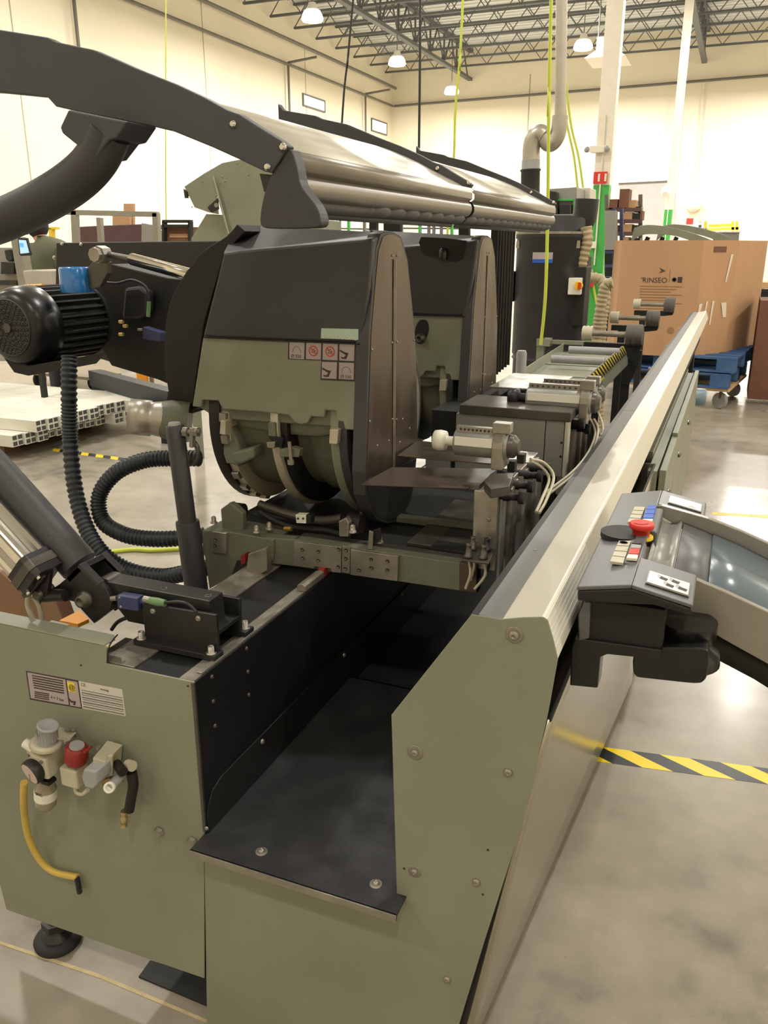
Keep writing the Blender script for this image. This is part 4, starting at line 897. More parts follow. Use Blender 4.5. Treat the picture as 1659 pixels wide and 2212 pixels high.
build(MB().lathe(K(284, 900, 1.619), K(286, 900, 1.62), [(0, .040), (1, .040)], 28), 'dark_bore', M_DSTEEL, ex)
# ------------------------------------------------------------------ corrugated hoses
def corr(name, pts, r, label, m=M_HOSE, pitch=.009, cat='hose', grp=None):
    P = spline(pts, 60); P2 = [P[0]]; acc = 0
    for i in range(1, len(P)):
        if (P[i] - P2[-1]).length >= pitch / 4: P2.append(P[i])
    mb = MB(); mb.tube(P2, r, 16, 1, rad=lambda i, n: r * (1.0, 1.06, .96, .86)[i % 4])
    return build(mb, name, m, None, label=label, cat=cat, group=grp)
corr('corrugated_hose', [K(a, b, y) for a, b, y in ((150, 770, 1.75), (149, 850, 1.72), (152, 960, 1.7), (163, 1060, 1.66), (186, 1140, 1.62), (222, 1195, 1.6), (280, 1232, 1.62), (350, 1245, 1.62), (408, 1236, 1.62), (450, 1226, 1.66))], .021, 'ribbed black hose hanging from the motor and sweeping right behind the post')
corr('corrugated_hose', [K(a, b, y) for a, b, y in ((430, 990, 1.75), (370, 990, 1.74), (310, 995, 1.72), (250, 1022, 1.7), (215, 1070, 1.68), (222, 1125, 1.66), (270, 1155, 1.65), (330, 1164, 1.66), (395, 1162, 1.68), (440, 1155, 1.72))], .021, 'ribbed black hose looping left between the post and the hanging hose')
# ------------------------------------------------------------------ motor with fan cowl
mo = thing('electric_motor', 'black finned electric motor with a bright blue cap, at the left', 'motor', tuple(K(120, 800, 1.8)))
ym = 1.85
a = K(20, 708, ym); ax_ = V((0.0, 0.31, 0)); 
build(MB().lathe(a, a + ax_ * .32, [(0, .082), (.05, .096), (.2, .108), (.4, .114), (.6, .116), (.95, .117), (1, .112)], 48), 'fan_cowl', M_PLASTIC, mo)
build(MB().lathe(a + ax_ * .004, a - ax_ * .012, [(0, .084), (.5, .082), (1, .078)], 48), 'cowl_face', M_BLACKMAT, mo)
gr = MB(); oX = V((1, 0, 0)); oZ = V((0, 0, 1))
for rr, nn in ((.020, 6), (.034, 12), (.047, 18), (.060, 24), (.072, 30)):
    for k in range(nn):
        t = 2 * math.pi * k / nn; c = a - ax_ * .012 + (oX * math.cos(t) + oZ * math.sin(t)) * rr
        gr.lathe(c, c - ax_ * .008, [(0, .0052), (1, .0044), (1, .0034), (0, .0034)], 6, True, False)
build(gr, 'cowl_grille', M_DSTEEL, mo, kind='stuff')
build(MB().cyl(a - ax_ * .012, a - ax_ * .03, .014, 16), 'cowl_centre', M_DSTEEL, mo)
rg = [a - ax_ * .01 + (oX * math.cos(k * math.pi / 24) + oZ * math.sin(k * math.pi / 24)) * .080 for k in range(49)]
build(MB().tube(rg, .002, 6, 1), 'cowl_ring', M_CHAR, mo)
body = MB(); R_ = []
prf = []
for k in range(120):
    t = 2 * math.pi * k / 120; r = .114 if (k // 2) % 2 == 0 else .100; prf.append((math.cos(t) * r, math.sin(t) * r))
for tt in (.30, .96): R_.append([a + ax_ * tt + oX * p + oZ * q_ for p, q_ in prf])
build(body.rings(R_, False), 'finned_housing', M_BLACKMAT, mo)
build(MB().lathe(a + ax_ * .95, a + ax_ * 1.08, [(0, .116), (.5, .112), (.8, .09), (1, .06)], 40), 'end_bell', M_BLACKMAT, mo)
tb_ = K(166, 622, 1.98)
build(MB().lathe(V((tb_.x, tb_.y, tb_.z - .012)), V((tb_.x, tb_.y, K(166, 577, 1.98).z)), [(0, .045), (.1, .047), (.94, .045), (1, .042), (1, .040), (.9, .038)], 40), 'blue_cap', M_BLUECAP, mo)
build(MB().prism([K(a_, b_, ym + .02) for a_, b_ in ((0, 762), (60, 790), (150, 775), (128, 800), (60, 812), (30, 805))], (0, .16, 0)), 'cowl_skirt', M_BLACKMAT, mo, .003)
for a_, b_ in ((258, 695), (267, 704), (258, 722)): build(MB().lathe(K(a_, b_, 1.8), K(a_ + 8, b_, 1.8), [(0, .005), (1, .005)], 6, False), 'brass_bolt', mat('bolt_brass', (190, 170, 110), .3, .8), mo)
corr('corrugated_hose', [K(a_, b_, 2.0) for a_, b_ in ((20, 640), (50, 625), (95, 622))], .012, 'short orange ribbed conduit on top of the motor', M_ORANGE)
# piston cylinder with chromed barrel going right to the guard
gc = thing('tilt_cylinder', 'chromed tilt cylinder with a big rod eye behind the blue cap', 'pneumatic cylinder', tuple(K(300, 600, 1.85)))
a, b = K(286, 560, 1.9), K(412, 594, 1.8)
build(MB().lathe(a, b, [(0, .012), (0, .016), (1, .016)], 20), 'barrel', M_CHROME, gc)
build(MB().cyl(K(235, 550, 1.95), a, .009, 14), 'rod', M_DSTEEL, gc)
e = K(213, 550, 1.93); build(MB().lathe(e - V((0, .02, 0)), e + V((0, .03, 0)), [(0, .011), (0, .020), (.3, .020), (.3, .024), (1, .024), (1, .011)], 8, False), 'rod_eye', M_STEEL, gc)
build(MB().cyl(e - V((0, .012, 0)), e + V((0, .02, 0)), .0105, 16), 'eye_bore', M_BLACK, gc)
build(MB().prism([K(a_, b_, 1.98) for a_, b_ in ((180, 590), (200, 565), (232, 565), (232, 590), (215, 620), (195, 625))], (0, .02, 0)), 'lug', M_DSTEEL, gc, .002)
tr = thing('tilt_mechanism', 'dark machine side with gearbox and blue switch between motor and saw head', 'machine part', tuple(K(300, 800, 1.95)))
build(MB().prism([K(a_, b_, 2.25) for a_, b_ in ((195, 600), (240, 570), (360, 600), (410, 605), (410, 850), (340, 820), (240, 790), (200, 720))], (0, .1, 0)), 'side_plate', M_BLACKMAT, tr, .004)
build(MB().prism([K(a_, b_, 2.2) for a_, b_ in ((268, 622), (300, 618), (318, 630), (318, 680), (300, 690), (262, 690))], (0, .04, 0)), 'gearbox', M_BLACK, tr, .01)
build(MB().tube([K(a_, b_, 2.16) for a_, b_ in ((200, 605), (250, 612), (285, 605), (315, 620), (322, 650))], .004, 8), 'cable', M_BLACK, tr)
build(MB().cyl(K(322, 652, 2.16), K(320, 684, 2.16), .006, 10), 'plug', M_GREENC, tr)
build(MB().prism([K(a_, b_, 2.12) for a_, b_ in ((308, 706), (346, 718), (346, 738), (308, 732))], (0, .03, 0)), 'blue_switch', M_DKBLUE, tr, .002)
build(MB().cyl(K(308, 712, 2.13), K(298, 712, 2.13), .004, 8), 'switch_pin', M_STEEL, tr)
# ================================================================== control console on the beam
con = thing('control_console', 'grey control console with red emergency stop and steel swing arm, on the light beam', 'control panel', (-0.08, 1.3, .83))
Y1c, Y2c = 1.10, 1.60
zl_, zf_, zr_ = 1.040, 1.055, 1.039
xl_, xf_, xr_ = -.158, -.084, -.003
def conpart(name, pts, y0, y1, m, bev=.003, par=None):
    return build(MB().prism([V((x, y0, z)) for x, z in pts], (0, y1 - y0, 0)), name, m, par or con, bev)
conpart('shaded_skirt', [(xl_ + .001, zl_ - .006), (xf_, zf_ - .006), (xr_ - .001, zr_ - .006), (xr_, zr_ - .017), (xf_ + .03, zr_ - .010), (xf_, zf_ - .030), (xl_ + .002, zl_ - .022)], Y1c + .001, Y1c + .10, M_PLASTIC, .003)  # black cover sides: the shade away from overhead light is in their colour
conpart('shaded_skirt', [(xl_ + .001, zl_ - .006), (xf_, zf_ - .006), (xf_, zf_ - .030), (xl_ + .002, zl_ - .022)], Y1c + .1, Y2c - .001, M_PLASTIC, .003)
conpart('top_cover', [(xl_, zl_), (xf_, zf_), (xf_, zf_ - .006), (xl_, zl_ - .006)], Y1c, Y2c, M_GREYPLAST, .002)
for i, (y0, y1) in enumerate(((Y1c, 1.215), (1.505, Y2c))):
    wg = conpart('corner_wing', [(xf_, zf_), (xr_, zr_), (xr_ + .001, zr_ - .006), (xf_, zf_ - .006)], y0, y1, M_GREYPLAST, .002)
    n = V((-(zr_ - zf_), 0, xr_ - xf_)).normalized()
    ax = V((xr_ - xf_, 0, zr_ - zf_)); o = V((xf_, 0, zf_)) + n * .0008
    def wp(t, y): return o + ax * t + V((0, y, 0))
    ya, yb = y0 + .022, y0 + .066
    build(MB().prism([wp(.2, ya - .004), wp(.92, ya - .004), wp(.92, yb + .004), wp(.2, yb + .004)], n * .0015), 'sticker_frame', M_DSTEEL, wg)
    st = build(MB().prism([wp(.22, ya), wp(.9, ya), wp(.9, yb), wp(.22, yb)], n * .0022), 'safety_sticker', M_WHITE, wg)
    if i == 0:
        for t0_, t1_, dy in ((.40, .52, .026), (.52, .64, .008), (.60, .72, .028), (.72, .86, .010)):
            build(MB().prism([wp(t0_, ya + dy), wp(t1_, ya + dy - .002), wp(t1_ + .02, ya + dy + .007), wp(t0_ + .02, ya + dy + .009)], n * .0027), 'arrow_print', M_INK, st)
            build(MB().prism([wp(t0_ - .04, ya + dy + .004), wp(t0_ + .04, ya + dy + .000), wp(t0_ + .04, ya + dy + .012), wp(t0_ - .04, ya + dy + .014)], n * .0025), 'grey_print', M_LTGREY, st)
    else:
        build(MB().prism([wp(.6, ya + .006), wp(.8, ya + .006), wp(.7, ya + .02)], n * .0025), 'grey_print', M_LTGREY, st)
zc_ = 1.054
def cz_(px, py, z=zc_): return W(px, py, Z=z)
# button bank
for (nm, quadpx, m) in (('bank_near', ((1362, 1166), (1398, 1172), (1386, 1222), (1344, 1214)), M_GREYPLAST), ('bank_far', ((1392, 1094), (1434, 1098), (1420, 1150), (1384, 1142)), M_GREYPLAST)):
    build(MB().prism([cz_(a, b) for a, b in quadpx], (0, 0, -.03)), 'button_bank', m, con, .004)
build(MB().prism([cz_(a, b, zc_ + .001) for a, b in ((1337, 1168), (1363, 1168), (1346, 1216), (1318, 1212))], (0, 0, -.004)), 'label_strip', M_IVORY, con)
build(MB().prism([cz_(a, b, zc_ + .001) for a, b in ((1371, 1094), (1394, 1095), (1380, 1129), (1356, 1127))], (0, 0, -.004)), 'label_strip', M_IVORY, con)
for k in range(1, 4):
    t = k / 4; a = cz_(1337, 1168, zc_ + .0012).lerp(cz_(1318, 1212, zc_ + .0012), t); b = cz_(1363, 1168, zc_ + .0012).lerp(cz_(1346, 1216, zc_ + .0012), t)
    build(MB().tube([a, b], .0006, 4, 1), 'division_line', M_PIPE, con)
    a = cz_(1371, 1094, zc_ + .0012).lerp(cz_(1356, 1127, zc_ + .0012), t); b = cz_(1394, 1095, zc_ + .0012).lerp(cz_(1380, 1129, zc_ + .0012), t)
    build(MB().tube([a, b], .0006, 4, 1), 'division_line', M_PIPE, con)
c = cz_(1347, 1172, zc_ + .001); build(MB().lathe(c, c + V((0, 0, .0006)), [(0, .007), (1, .007), (1, .006), (0, .006)], 24), 'dial_print', M_PIPE, con)
def button(p0, p1, p2, p3, m, n='push_button'):
    build(MB().prism([cz_(*p, zc_ + .001) for p in (p0, p1, p2, p3)], (0, 0, .005)), n, m, con, .0012)
button((1368, 1172), (1387, 1173), (1384, 1180), (1364, 1179), M_BLACK)
button((1364, 1181), (1385, 1183), (1382, 1190), (1361, 1189), M_LTGREY)
button((1361, 1190.5), (1382, 1191.5), (1379, 1202), (1357, 1201), M_RED)
button((1356, 1203), (1378, 1204), (1376, 1213), (1352, 1211), M_WHITE)
for k in range(3):
    t0_, t1_ = k / 3.6, (k + .9) / 3.6
    L0, R0, L1, R1 = (1399, 1096), (1418, 1096), (1386, 1131), (1409, 1131)
    f_ = lambda A_, B_, t: (A_[0] + (B_[0] - A_[0]) * t, A_[1] + (B_[1] - A_[1]) * t)
    button(f_(L0, L1, t0_), f_(R0, R1, t0_), f_(R0, R1, t1_), f_(L0, L1, t1_), M_BLUE)
button(f_(L0, L1, .86), f_(R0, R1, .86), R1, L1, M_WHITE)
# emergency stop
c = cz_(1383, 1168, 1.04)
build(MB().lathe(V((c.x - .028, c.y, 1.043)), V((c.x - .028, c.y, 1.0515)), [(0, .036), (1, .036)], 32), 'stop_recess', M_BLACKMAT, con)
ce = V((c.x, c.y, 1.045))
es = build(MB().lathe(ce, ce + V((0, 0, .026)), [(0, .013), (.64, .0145), (.65, .0185), (.74, .0198), (.95, .0198), (1, .0185)], 32), 'emergency_stop', M_RED, con)
build(MB().lathe(ce, ce + V((0, 0, .004)), [(0, .020), (1, .0195)], 28), 'yellow_ring', M_TYEL, es)
p = ce + V((-.012, -.006, .0263)); build(MB().tube([p, p + V((.006, -.004, 0)), p + V((.014, -.003, 0)), p + V((.022, .004, 0))], .0005, 5), 'arrow_mark', M_DRED, es)
# swing arm: two curved side rails and the display tray between
def armrail(y, top, bot, name, th=.012):
    pts = [W(a, b, Y=y) for a, b in top] + [W(a, b, Y=y) for a, b in bot]
    return build(MB().prism(pts, (0, th, 0)), name, M_CONSTEEL, con, .0015)
tN = [(1346, 1213), (1380, 1213), (1470, 1238), (1560, 1276), (1659, 1322), (1780, 1384)]
armrail(1.222, tN, [(1780, 1510), (1659, 1435), (1560, 1380), (1490, 1338), (1438, 1326), (1436, 1300), (1400, 1240), (1348, 1222)], 'arm_rail')
tF = [(1396, 1093), (1430, 1092), (1530, 1120), (1600, 1147), (1659, 1174), (1780, 1230)]
armrail(1.50, tF, [(1780, 1300), (1659, 1240), (1500, 1160), (1420, 1110)], 'arm_rail')
def strip(pts_px, y0, y1, name, m, th=.004, yref=1.236, dz=0.0):
    pts = [W(a, b, Y=yref) for a, b in pts_px]; pts = [V((p.x, y0, p.z + dz)) for p in pts]
    vs = pts + [V((p.x, y1, p.z)) for p in pts]; n = len(pts)
    mb = MB().add(vs, [(i, i + 1, i + 1 + n, i + n) for i in range(n - 1)], True)
    o = build(mb, name, m, con); s = o.modifiers.new('solid', 'SOLIDIFY'); s.thickness = th; s.offset = -1; return o
strip(((1392, 1222), (1396, 1234), (1405, 1243), (1420, 1246), (1440, 1246), (1452, 1240)), 1.234, 1.5, 'cylinder_trough', M_GREYBOX)
strip(((1455, 1240), (1508, 1262), (1536, 1276)), 1.234, 1.5, 'tray_floor', M_GREYPLAST, dz=0)
strip(((1530, 1272), (1600, 1303), (1690, 1350), (1780, 1400)), 1.234, 1.5, 'display_glass', M_DSCREEN, dz=0.002)
text('2:22', W(1482, 1250, Y=1.30) + V((0, 0, .0)), .012, (0, 1, 0), (-1, 0, .3), M_LABW, con)
# black supports below
def bk(name, px, y, th, m=M_PLASTIC, bev=.004): return build(MB().prism([W(a, b, Y=y) for a, b in px], (0, th, 0)), name, m, con, bev)
bk('support_column', ((1258, 1292), (1440, 1318), (1434, 1340), (1432, 1392), (1420, 1420), (1246, 1396), (1248, 1330)), 1.125, .12, M_BLACKMAT)
bk('hook_bracket', ((1242, 1378), (1430, 1404), (1428, 1424), (1370, 1420), (1312, 1414), (1297, 1420), (1291, 1487), (1231, 1481), (1234, 1400)), 1.12, .04, M_PLASTIC, .002)
bk('hook_plate', ((1250, 1330), (1262, 1300), (1276, 1302), (1272, 1380), (1250, 1385)), 1.118, .03, M_GREYPLAST, .002)
rp = spline([W(a, b, Y=1.13) for a, b in ((1368, 1455), (1368, 1420), (1390, 1404), (1450, 1398), (1520, 1402), (1530, 1415), (1528, 1455), (1520, 1472), (1500, 1477), (1430, 1470), (1376, 1464))], 3)
build(MB().prism(rp, (0, .14, 0)), 'pivot_housing', M_PLASTIC, con, .012, seg=4)
c = W(1478, 1398, Y=1.19); build(MB().lathe(c - V((0, 0, .02)), c + V((0, 0, .045)), [(0, .052), (.25, .05), (.4, .035), (.6, .03), (.62, .042), (1, .042)], 32), 'swivel_joint', M_PLASTIC, con)
strip(((1440, 1330), (1490, 1345), (1560, 1388), (1659, 1440), (1780, 1515)), 1.25, 1.47, 'arm_underside', M_BLACKMAT, .035)

# ================================================================== floor tape
tp0, tp1 = W(1240, 1622, Z=0), W(1659, 1677, Z=0)
dv = (tp1 - tp0).normalized(); nv = V((-dv.y, dv.x, 0)); wd = .041
tape = thing('hazard_tape', 'yellow and black striped floor tape running right from the machine side', 'floor tape', tuple(tp0))
st_ = -.02; k = 0
A0 = tp0 - dv * .25
sl = .12
while st_ < 1.1:
    a = A0 + dv * st_; L_ = .088
    pts = [a - nv * wd + dv * sl, a - nv * wd + dv * (sl + L_), a + nv * wd + dv * (L_ - .0), a + nv * wd]
    build(MB().prism([p + V((0, 0, .0002)) for p in pts], (0, 0, .0006)), 'tape_stripe', M_TYEL if k % 2 == 0 else M_TBLK, tape); st_ += L_; k += 1
t2 = thing('hazard_tape', 'yellow and black striped floor tape on the floor behind the hanging ribbed hose, left', 'floor tape', tuple(W(210, 982, Z=0)))
a, b = W(120, 972, Z=0), W(345, 1003, Z=0)
for k in range(14):
    p, q = a.lerp(b, k / 14), a.lerp(b, (k + 1) / 14)
    build(MB().prism([p + V((0, -.035, .0003)), q + V((0, -.035, .0003)), q + V((-.05, .035, .0003)), p + V((-.05, .035, .0003))], (0, 0, .0006)), 'tape_stripe', M_TYEL if k % 2 == 0 else M_TBLK, t2)
t3 = build(MB().prism([W(a, b, Z=.0003) for a, b in ((1538, 1106), (1659, 1113), (1659, 1119), (1538, 1112))], (0, 0, .0005)), 'floor_line', M_YEL, label='faded yellow floor line to the right behind the console', cat='floor tape')
# floor joints
def joint(px, name, m):
    o = build(MB().prism([W(a, b, Z=.0004) for a, b in px], (0, 0, .0006)), name, m, floor); return o
joint(((0, 2033), (220, 2106), (455, 2206), (455, 2214), (215, 2113), (0, 2040)), 'joint_filler', M_JOINT)
# dark flat patch on the floor under the bed
build(MB().prism([W(a, b, Z=.0004) for a, b in ((325, 2077), (441, 2113), (520, 2180), (460, 2180), (300, 2112))], (0, 0, .004)), 'dark_floor_patch', M_BLACKMAT, label='dark flat patch on the floor below the green end panel', cat='floor plate')
# small things behind the bed
build(MB().prism([W(a, b, Z=.62) for a, b in ((128, 1340), (172, 1318), (192, 1337), (168, 1348))], (0, 0, -.01)), 'orange_bracket', M_ORANGE, label='orange plastic plate seen below the pivot lug', cat='bracket')
build(MB().prism([W(a, b, Z=.60) for a, b in ((224, 1393), (243, 1396), (250, 1406), (230, 1412))], (0, 0, -.005)), 'yellow_tab', M_TYEL, label='tiny yellow tab in the corner of the stepped green panel', cat='tab')
wb_ = thing('brown_board', 'brown wooden board leaning behind the chrome cylinder at the left', 'board', tuple(W(60, 1420, Y=1.75)))
bpts = [W(a_, b_, Y=1.75) for a_, b_ in ((-160, 1200), (0, 1236), (60, 1290), (118, 1290), (138, 1345))]
bpts += [V((bpts[-1].x + .03, 1.75, 0)), V((bpts[0].x, 1.75, 0))]
build(MB().prism(bpts, (0, .02, 0)), 'board', M_WOODD, wb_, .002)
build(MB().prism([bpts[3] + V((.004, -.002, 0)), bpts[4] + V((.004, -.002, 0)), bpts[4] + V((.02, .03, 0)), bpts[3] + V((.02, .03, 0))], (.004, 0, 0)), 'sawn_edge', M_CARDD, wb_)

# ================================================================== conveyor tray and roller arms behind
tray = thing('outfeed_tray', 'olive outfeed tray with grey rollers and a hazard striped side flap', 'conveyor tray', (-.7, 4.2, .7))
zt_ = .95
nl, nr, fr_, fl_ = W(1092, 822, Z=zt_), W(1250, 830, Z=zt_), W(1345, 747, Z=zt_), W(1218, 742, Z=zt_)
build(MB().prism([p - V((0, 0, .05)) for p in (nl, nr, fr_, fl_)], (0, 0, -.004)), 'tray_floor', M_OLIVE, tray, .001)
for t in (.35, .62): 
    a, b = nl.lerp(fl_, t), nr.lerp(fr_, t); build(MB().box((a.x, a.y, a.z - .0495), (b.x, a.y + .008, a.z - .047)), 'floor_seam', M_OLIVE_CAST, tray)
build(MB().prism([nl, fl_, fl_ - V((0, 0, .11)), nl - V((0, 0, .12))], (-.004, 0, 0)), 'left_side', M_OLIVE, tray, .001)
BL, BR = W(1284, 862, X=-.54), W(1361, 783, X=-.545)
fl2 = build(MB().prism([nr, fr_, BR, BL], (-.004, 0, -.001)), 'side_flap', M_OLIVE, tray, .001)
nn = (fr_ - nr).cross(BL - nr).normalized(); nn = nn if nn.x > 0 else -nn
for k in range(19):
    a, b = k / 19, (k + .52) / 19
    p0, p1 = nr.lerp(fr_, a), nr.lerp(fr_, b); dn0, dn1 = (BL - nr), (BR - fr_)
    build(MB().prism([p0 + nn * .008, p1 + nn * .008, p1 + dn1 * .45 + nn * .008 - (fr_ - nr) * .008, p0 + dn0 * .45 + nn * .008 - (fr_ - nr) * .008], nn * .0008), 'yellow_stripe', M_TYEL, fl2)
bd = MB().prism([nr + nn * .005, fr_ + nn * .005, fr_ + (BR - fr_) * .45 + nn * .005, nr + (BL - nr) * .45 + nn * .005], nn * .0015); build(bd, 'black_band', M_TBLK, fl2)
p = nr.lerp(fr_, .22) + (BL - nr) * .45 + nn * .008; q = (fr_ - nr).normalized(); w_ = -(BL - nr).normalized()
build(MB().prism([p, p + q * .14, p + q * .14 - w_ * .05, p - w_ * .05], nn * .0006), 'pictogram_label', mat('yellow_green_label', (176, 160, 90), .5), fl2)
for k in range(3): build(MB().prism([p + q * (.02 + k * .04) + nn * .0008, p + q * (.03 + k * .04) + nn * .0008, p + q * (.04 + k * .04) - w_ * .035 + nn * .0008, p + q * (.02 + k * .04) - w_ * .035 + nn * .0008], nn * .0005), 'icon', M_TYEL, fl2)
build(MB().prism([nr, nr + V((.02, -.01, -.02)), BL + V((0, -.01, 0)), BL + V((-.1, 0, -.02))], (0, .004, 0)), 'end_gusset', M_BLACKMAT, tray)
for (a, b, r) in (((1098, 817), (1246, 829), .018), ((1190, 772), (1308, 776), .02), ((1230, 751), (1338, 757), .021)):
    p, q = W(*a, Z=zt_ + .01), W(*b, Z=zt_ + .01); y = (p.y + q.y) / 2
    build(MB().cyl(V((p.x, y, zt_)), V((q.x, y, zt_)), r, 18), 'cross_roller', M_LTGREY, tray)
p = W(1135, 830, Y=3.55)
build(MB().lathe(V((W(1125, 800, Y=3.55).x, 3.55, .78)), V((W(1125, 800, Y=3.55).x, 3.55, W(1125, 757, Y=3.55).z)), [(0, .0225), (.96, .0225), (1, .018)], 20), 'guide_post', M_LTGREY, tray)
box('frame_leg', (-.95, 3.6, 0), (-.87, 3.68, .85), M_OLIVE, tray); box('frame_leg', (-.72, 4.7, 0), (-.64, 4.78, .85), M_BLACKMAT, tray)
box('frame_beam', (-.9, 3.5, .80), (-.7, 5.0, .86), M_BLACKMAT, tray)
uf = thing('support_frame', 'olive square support frame standing behind the outfeed tray', 'frame', tuple(W(1178, 760, Y=5.6)))
a, b = W(1160, 731, Y=5.6), W(1188, 740, Y=5.6)
box('upright', (a.x, 5.6, 0), (a.x + .05, 5.66, a.z), M_OLIVE, uf); box('cap', (a.x, 5.59, a.z - .05), (b.x, 5.68, a.z), M_OLIVE, uf); box('rail', (a.x + .05, 5.62, a.z - .035), (a.x + .46, 5.66, a.z - .01), M_OLIVE, uf)
box('back_sheet', (a.x + .05, 5.64, .5), (a.x + .4, 5.65, a.z - .08), M_GREYPLAST, uf, 0)
def roller_arm(y, xL, xR, py, wh, label, post=True):
    t = thing('roller_arm', label, 'roller support', tuple(K((xL + xR) / 2, py + 30, y)), 'roller supports along the beam')
    a, b = K(xL, py, y), K(xR, py, y); b.z = a.z
    build(MB().cyl(a, b, .017, 16), 'axle', M_STEEL, t)
    build(MB().lathe(b - V((.01, 0, 0)), b + V((wh[0], 0, 0)), [(0, wh[1] * .9), (.08, wh[1]), (.35, wh[1]), (.37, wh[1] * .96), (.4, wh[1]), (.92, wh[1]), (1, wh[1] * .9)], 28), 'rubber_wheel', M_WHEEL, t)
    build(MB().lathe(a - V((.06, 0, 0)), a, [(0, .04), (.1, .045), (.3, .04), (.5, .046), (.7, .04), (.9, .046), (1, .04)], 24), 'cord_wound_roller', M_IVORY, t)
    build(MB().prism([V((a.x - .05, y, a.z - .055)), V((b.x + wh[0], y, a.z - .055)), V((b.x + wh[0] - .01, y, a.z - .085)), V((b.x, y, a.z - .095)), V((a.x - .05, y, a.z - .095))], (0, .05, 0)), 'bracket', M_BLACKMAT, t, .002)
    x = a.x + .02 if post else b.x
    box('post', (x - .02, y + .005, 0), (x + .03, y + .045, a.z - .09), M_BLACKMAT, t, .002)
    if not post: build(MB().prism([V((x - .02, y, a.z - .09)), V((x + .09, y, a.z - .09)), V((x + .07, y, a.z - .18)), V((x + .03, y, a.z - .3)), V((x - .02, y, a.z - .3))], (0, .03, 0)), 'gusset', M_BLACKMAT, t, .002)
    return t
roller_arm(5.2, 1280, 1357, 720, (.085, .062), 'nearest roller support with the biggest black wheel, at the end of the olive tray', False)
roller_arm(6.45, 1337, 1400, 686, (.08, .058), 'middle roller support, second from the olive tray, in front of the cardboard box')
roller_arm(7.7, 1384, 1438, 657, (.075, .062), 'farthest roller support, its wheel below the print on the cardboard box')

# ================================================================== cardboard box, pallets, dolly
yb = 8.4
bx = thing('cardboard_box', 'tall brown cardboard bulk box with torn labels on blue pallets', 'box', (-.35, 8.9, .52))
zb_, zt__ = W(1500, 772, Y=yb).z, W(1500, 519, Y=yb).z
xA, xB = W(1344, 520, Y=yb).x, W(1521, 520, Y=yb).x
xC = W(1597, 520, Y=8.85).x; xD = W(1654, 560, Y=9.7).x
foot = [(xA, yb), (xB, yb), (xC, 8.85), (xD, 9.7), (xB, 9.95), (xA, 9.95), (xA - .12, 9.5), (xA - .12, 8.8)]
mb = MB(); n = len(foot)
vs = [V((x, y, zb_)) for x, y in foot] + [V((x, y, zt__)) for x, y in foot]
mb.add(vs, [(i, (i + 1) % n, (i + 1) % n + n, i + n) for i in range(n)] + [tuple(range(n))])
o = build(mb, 'walls', M_CARD, bx); s = o.modifiers.new('solid', 'SOLIDIFY'); s.thickness = .015
yt = yb - .003
text("'RINSEO", W(1384, 610, Y=yt), .066, (1, 0, 0), (0, 0, 1), M_PRINT, bx)
a = W(1423, 590, Y=yt); build(MB().prism([a, a + V((.06, 0, .02)), a + V((0, 0, .05)), a + V((.025, 0, .022))], (0, -.001, 0)), 'logo_arrow', M_PRINT, bx)
a = W(1445, 608, Y=yt); build(MB().box((a.x, yt - .001, a.z - .01), (a.x + .002, yt, a.z + .11)), 'print_line', M_PRINT, bx)
a = W(1451, 610, Y=yt); build(MB().lathe(a + V((.02, 0, .025)), a + V((.02, -.001, .025)), [(0, .022), (1, .022), (1, .014), (0, .014)], 6, False), 'recycling_mark', M_PRINT, bx)
build(MB().box((a.x + .05, yt - .001, a.z), (a.x + .09, yt, a.z + .05)), 'handling_mark', M_PRINT, bx)
mfade = mat('very_faded_print', (150, 116, 88), .75, var=.05)
for k in range(9):
    a = W(1382, 617 + k * 6, Y=yt); build(MB().box((a.x, yt - .0008, a.z - .006), (a.x + .38 - (k % 3) * .05, yt, a.z)), 'print_line', mfade, bx)
build(MB().cyl(V((a.x + .3, yt, a.z - .2)), V((a.x + .3, yt - .001, a.z - .2)), .03, 16), 'scuff_mark', mfade, bx)
dch = (V((xC, 8.85, 0)) - V((xB, yb, 0)))
def chp(t, z, o_=.004): 
    n_ = V((dch.y, -dch.x, 0)).normalized(); p = V((xB, yb, z)) + dch * t + n_ * o_; return p
for (t0_, z0_, t1_, z1_, w_) in ((.80, 1.42, .72, 1.17, .07), (.06, .98, .03, .86, .09), (.25, 1.0, .22, .86, .05), (.42, 1.0, .40, .78, .06), (.68, .98, .78, .84, .16)):
    build(MB().prism([chp(t0_, z0_), chp(t0_ + w_, z0_), chp(t1_ + w_ * .6, z1_), chp(t1_, z1_)], V((0, -.001, 0))), 'torn_paper', M_TEAR, bx)
build(MB().prism([chp(.3, 1.49), chp(.65, 1.49), chp(.65, 1.44), chp(.3, 1.44)], V((0, -.002, 0))), 'hand_slot', M_CARDD, bx)
def pallet(z, x1, label):
    t = thing('wooden_pallet', label, 'pallet', (-.4, 8.9, z), 'blue pallets under the cardboard box')
    for i in range(7):
        y = 8.34 + i * .2; box('deck_board', (-1.25, y, z + .12), (x1 + i * .0, y + .13, z + .14), M_WOODB, t, .002)
    for y in (8.34, 8.86, 9.4):
        box('bottom_board', (-1.25, y, z), (x1, y + .12, z + .018), M_WOODB, t, .002)
        for x in (-1.25, -.66, x1 - .17): box('block', (x, y, z + .018), (x + .17, y + .12, z + .12), M_WOODB, t, .002)
    return t
pallet(.365, .09, 'blue wooden pallet directly under the cardboard box'); pallet(.215, .05, 'lower blue wooden pallet resting on the wheeled wooden dolly')
dl = thing('wooden_dolly', 'raw wood dolly on grey casters under the blue pallets', 'dolly', (-.4, 8.9, 0))
box('frame', (-1.2, 8.36, .185), (.06, 9.5, .213), M_WOOD, dl, .002)
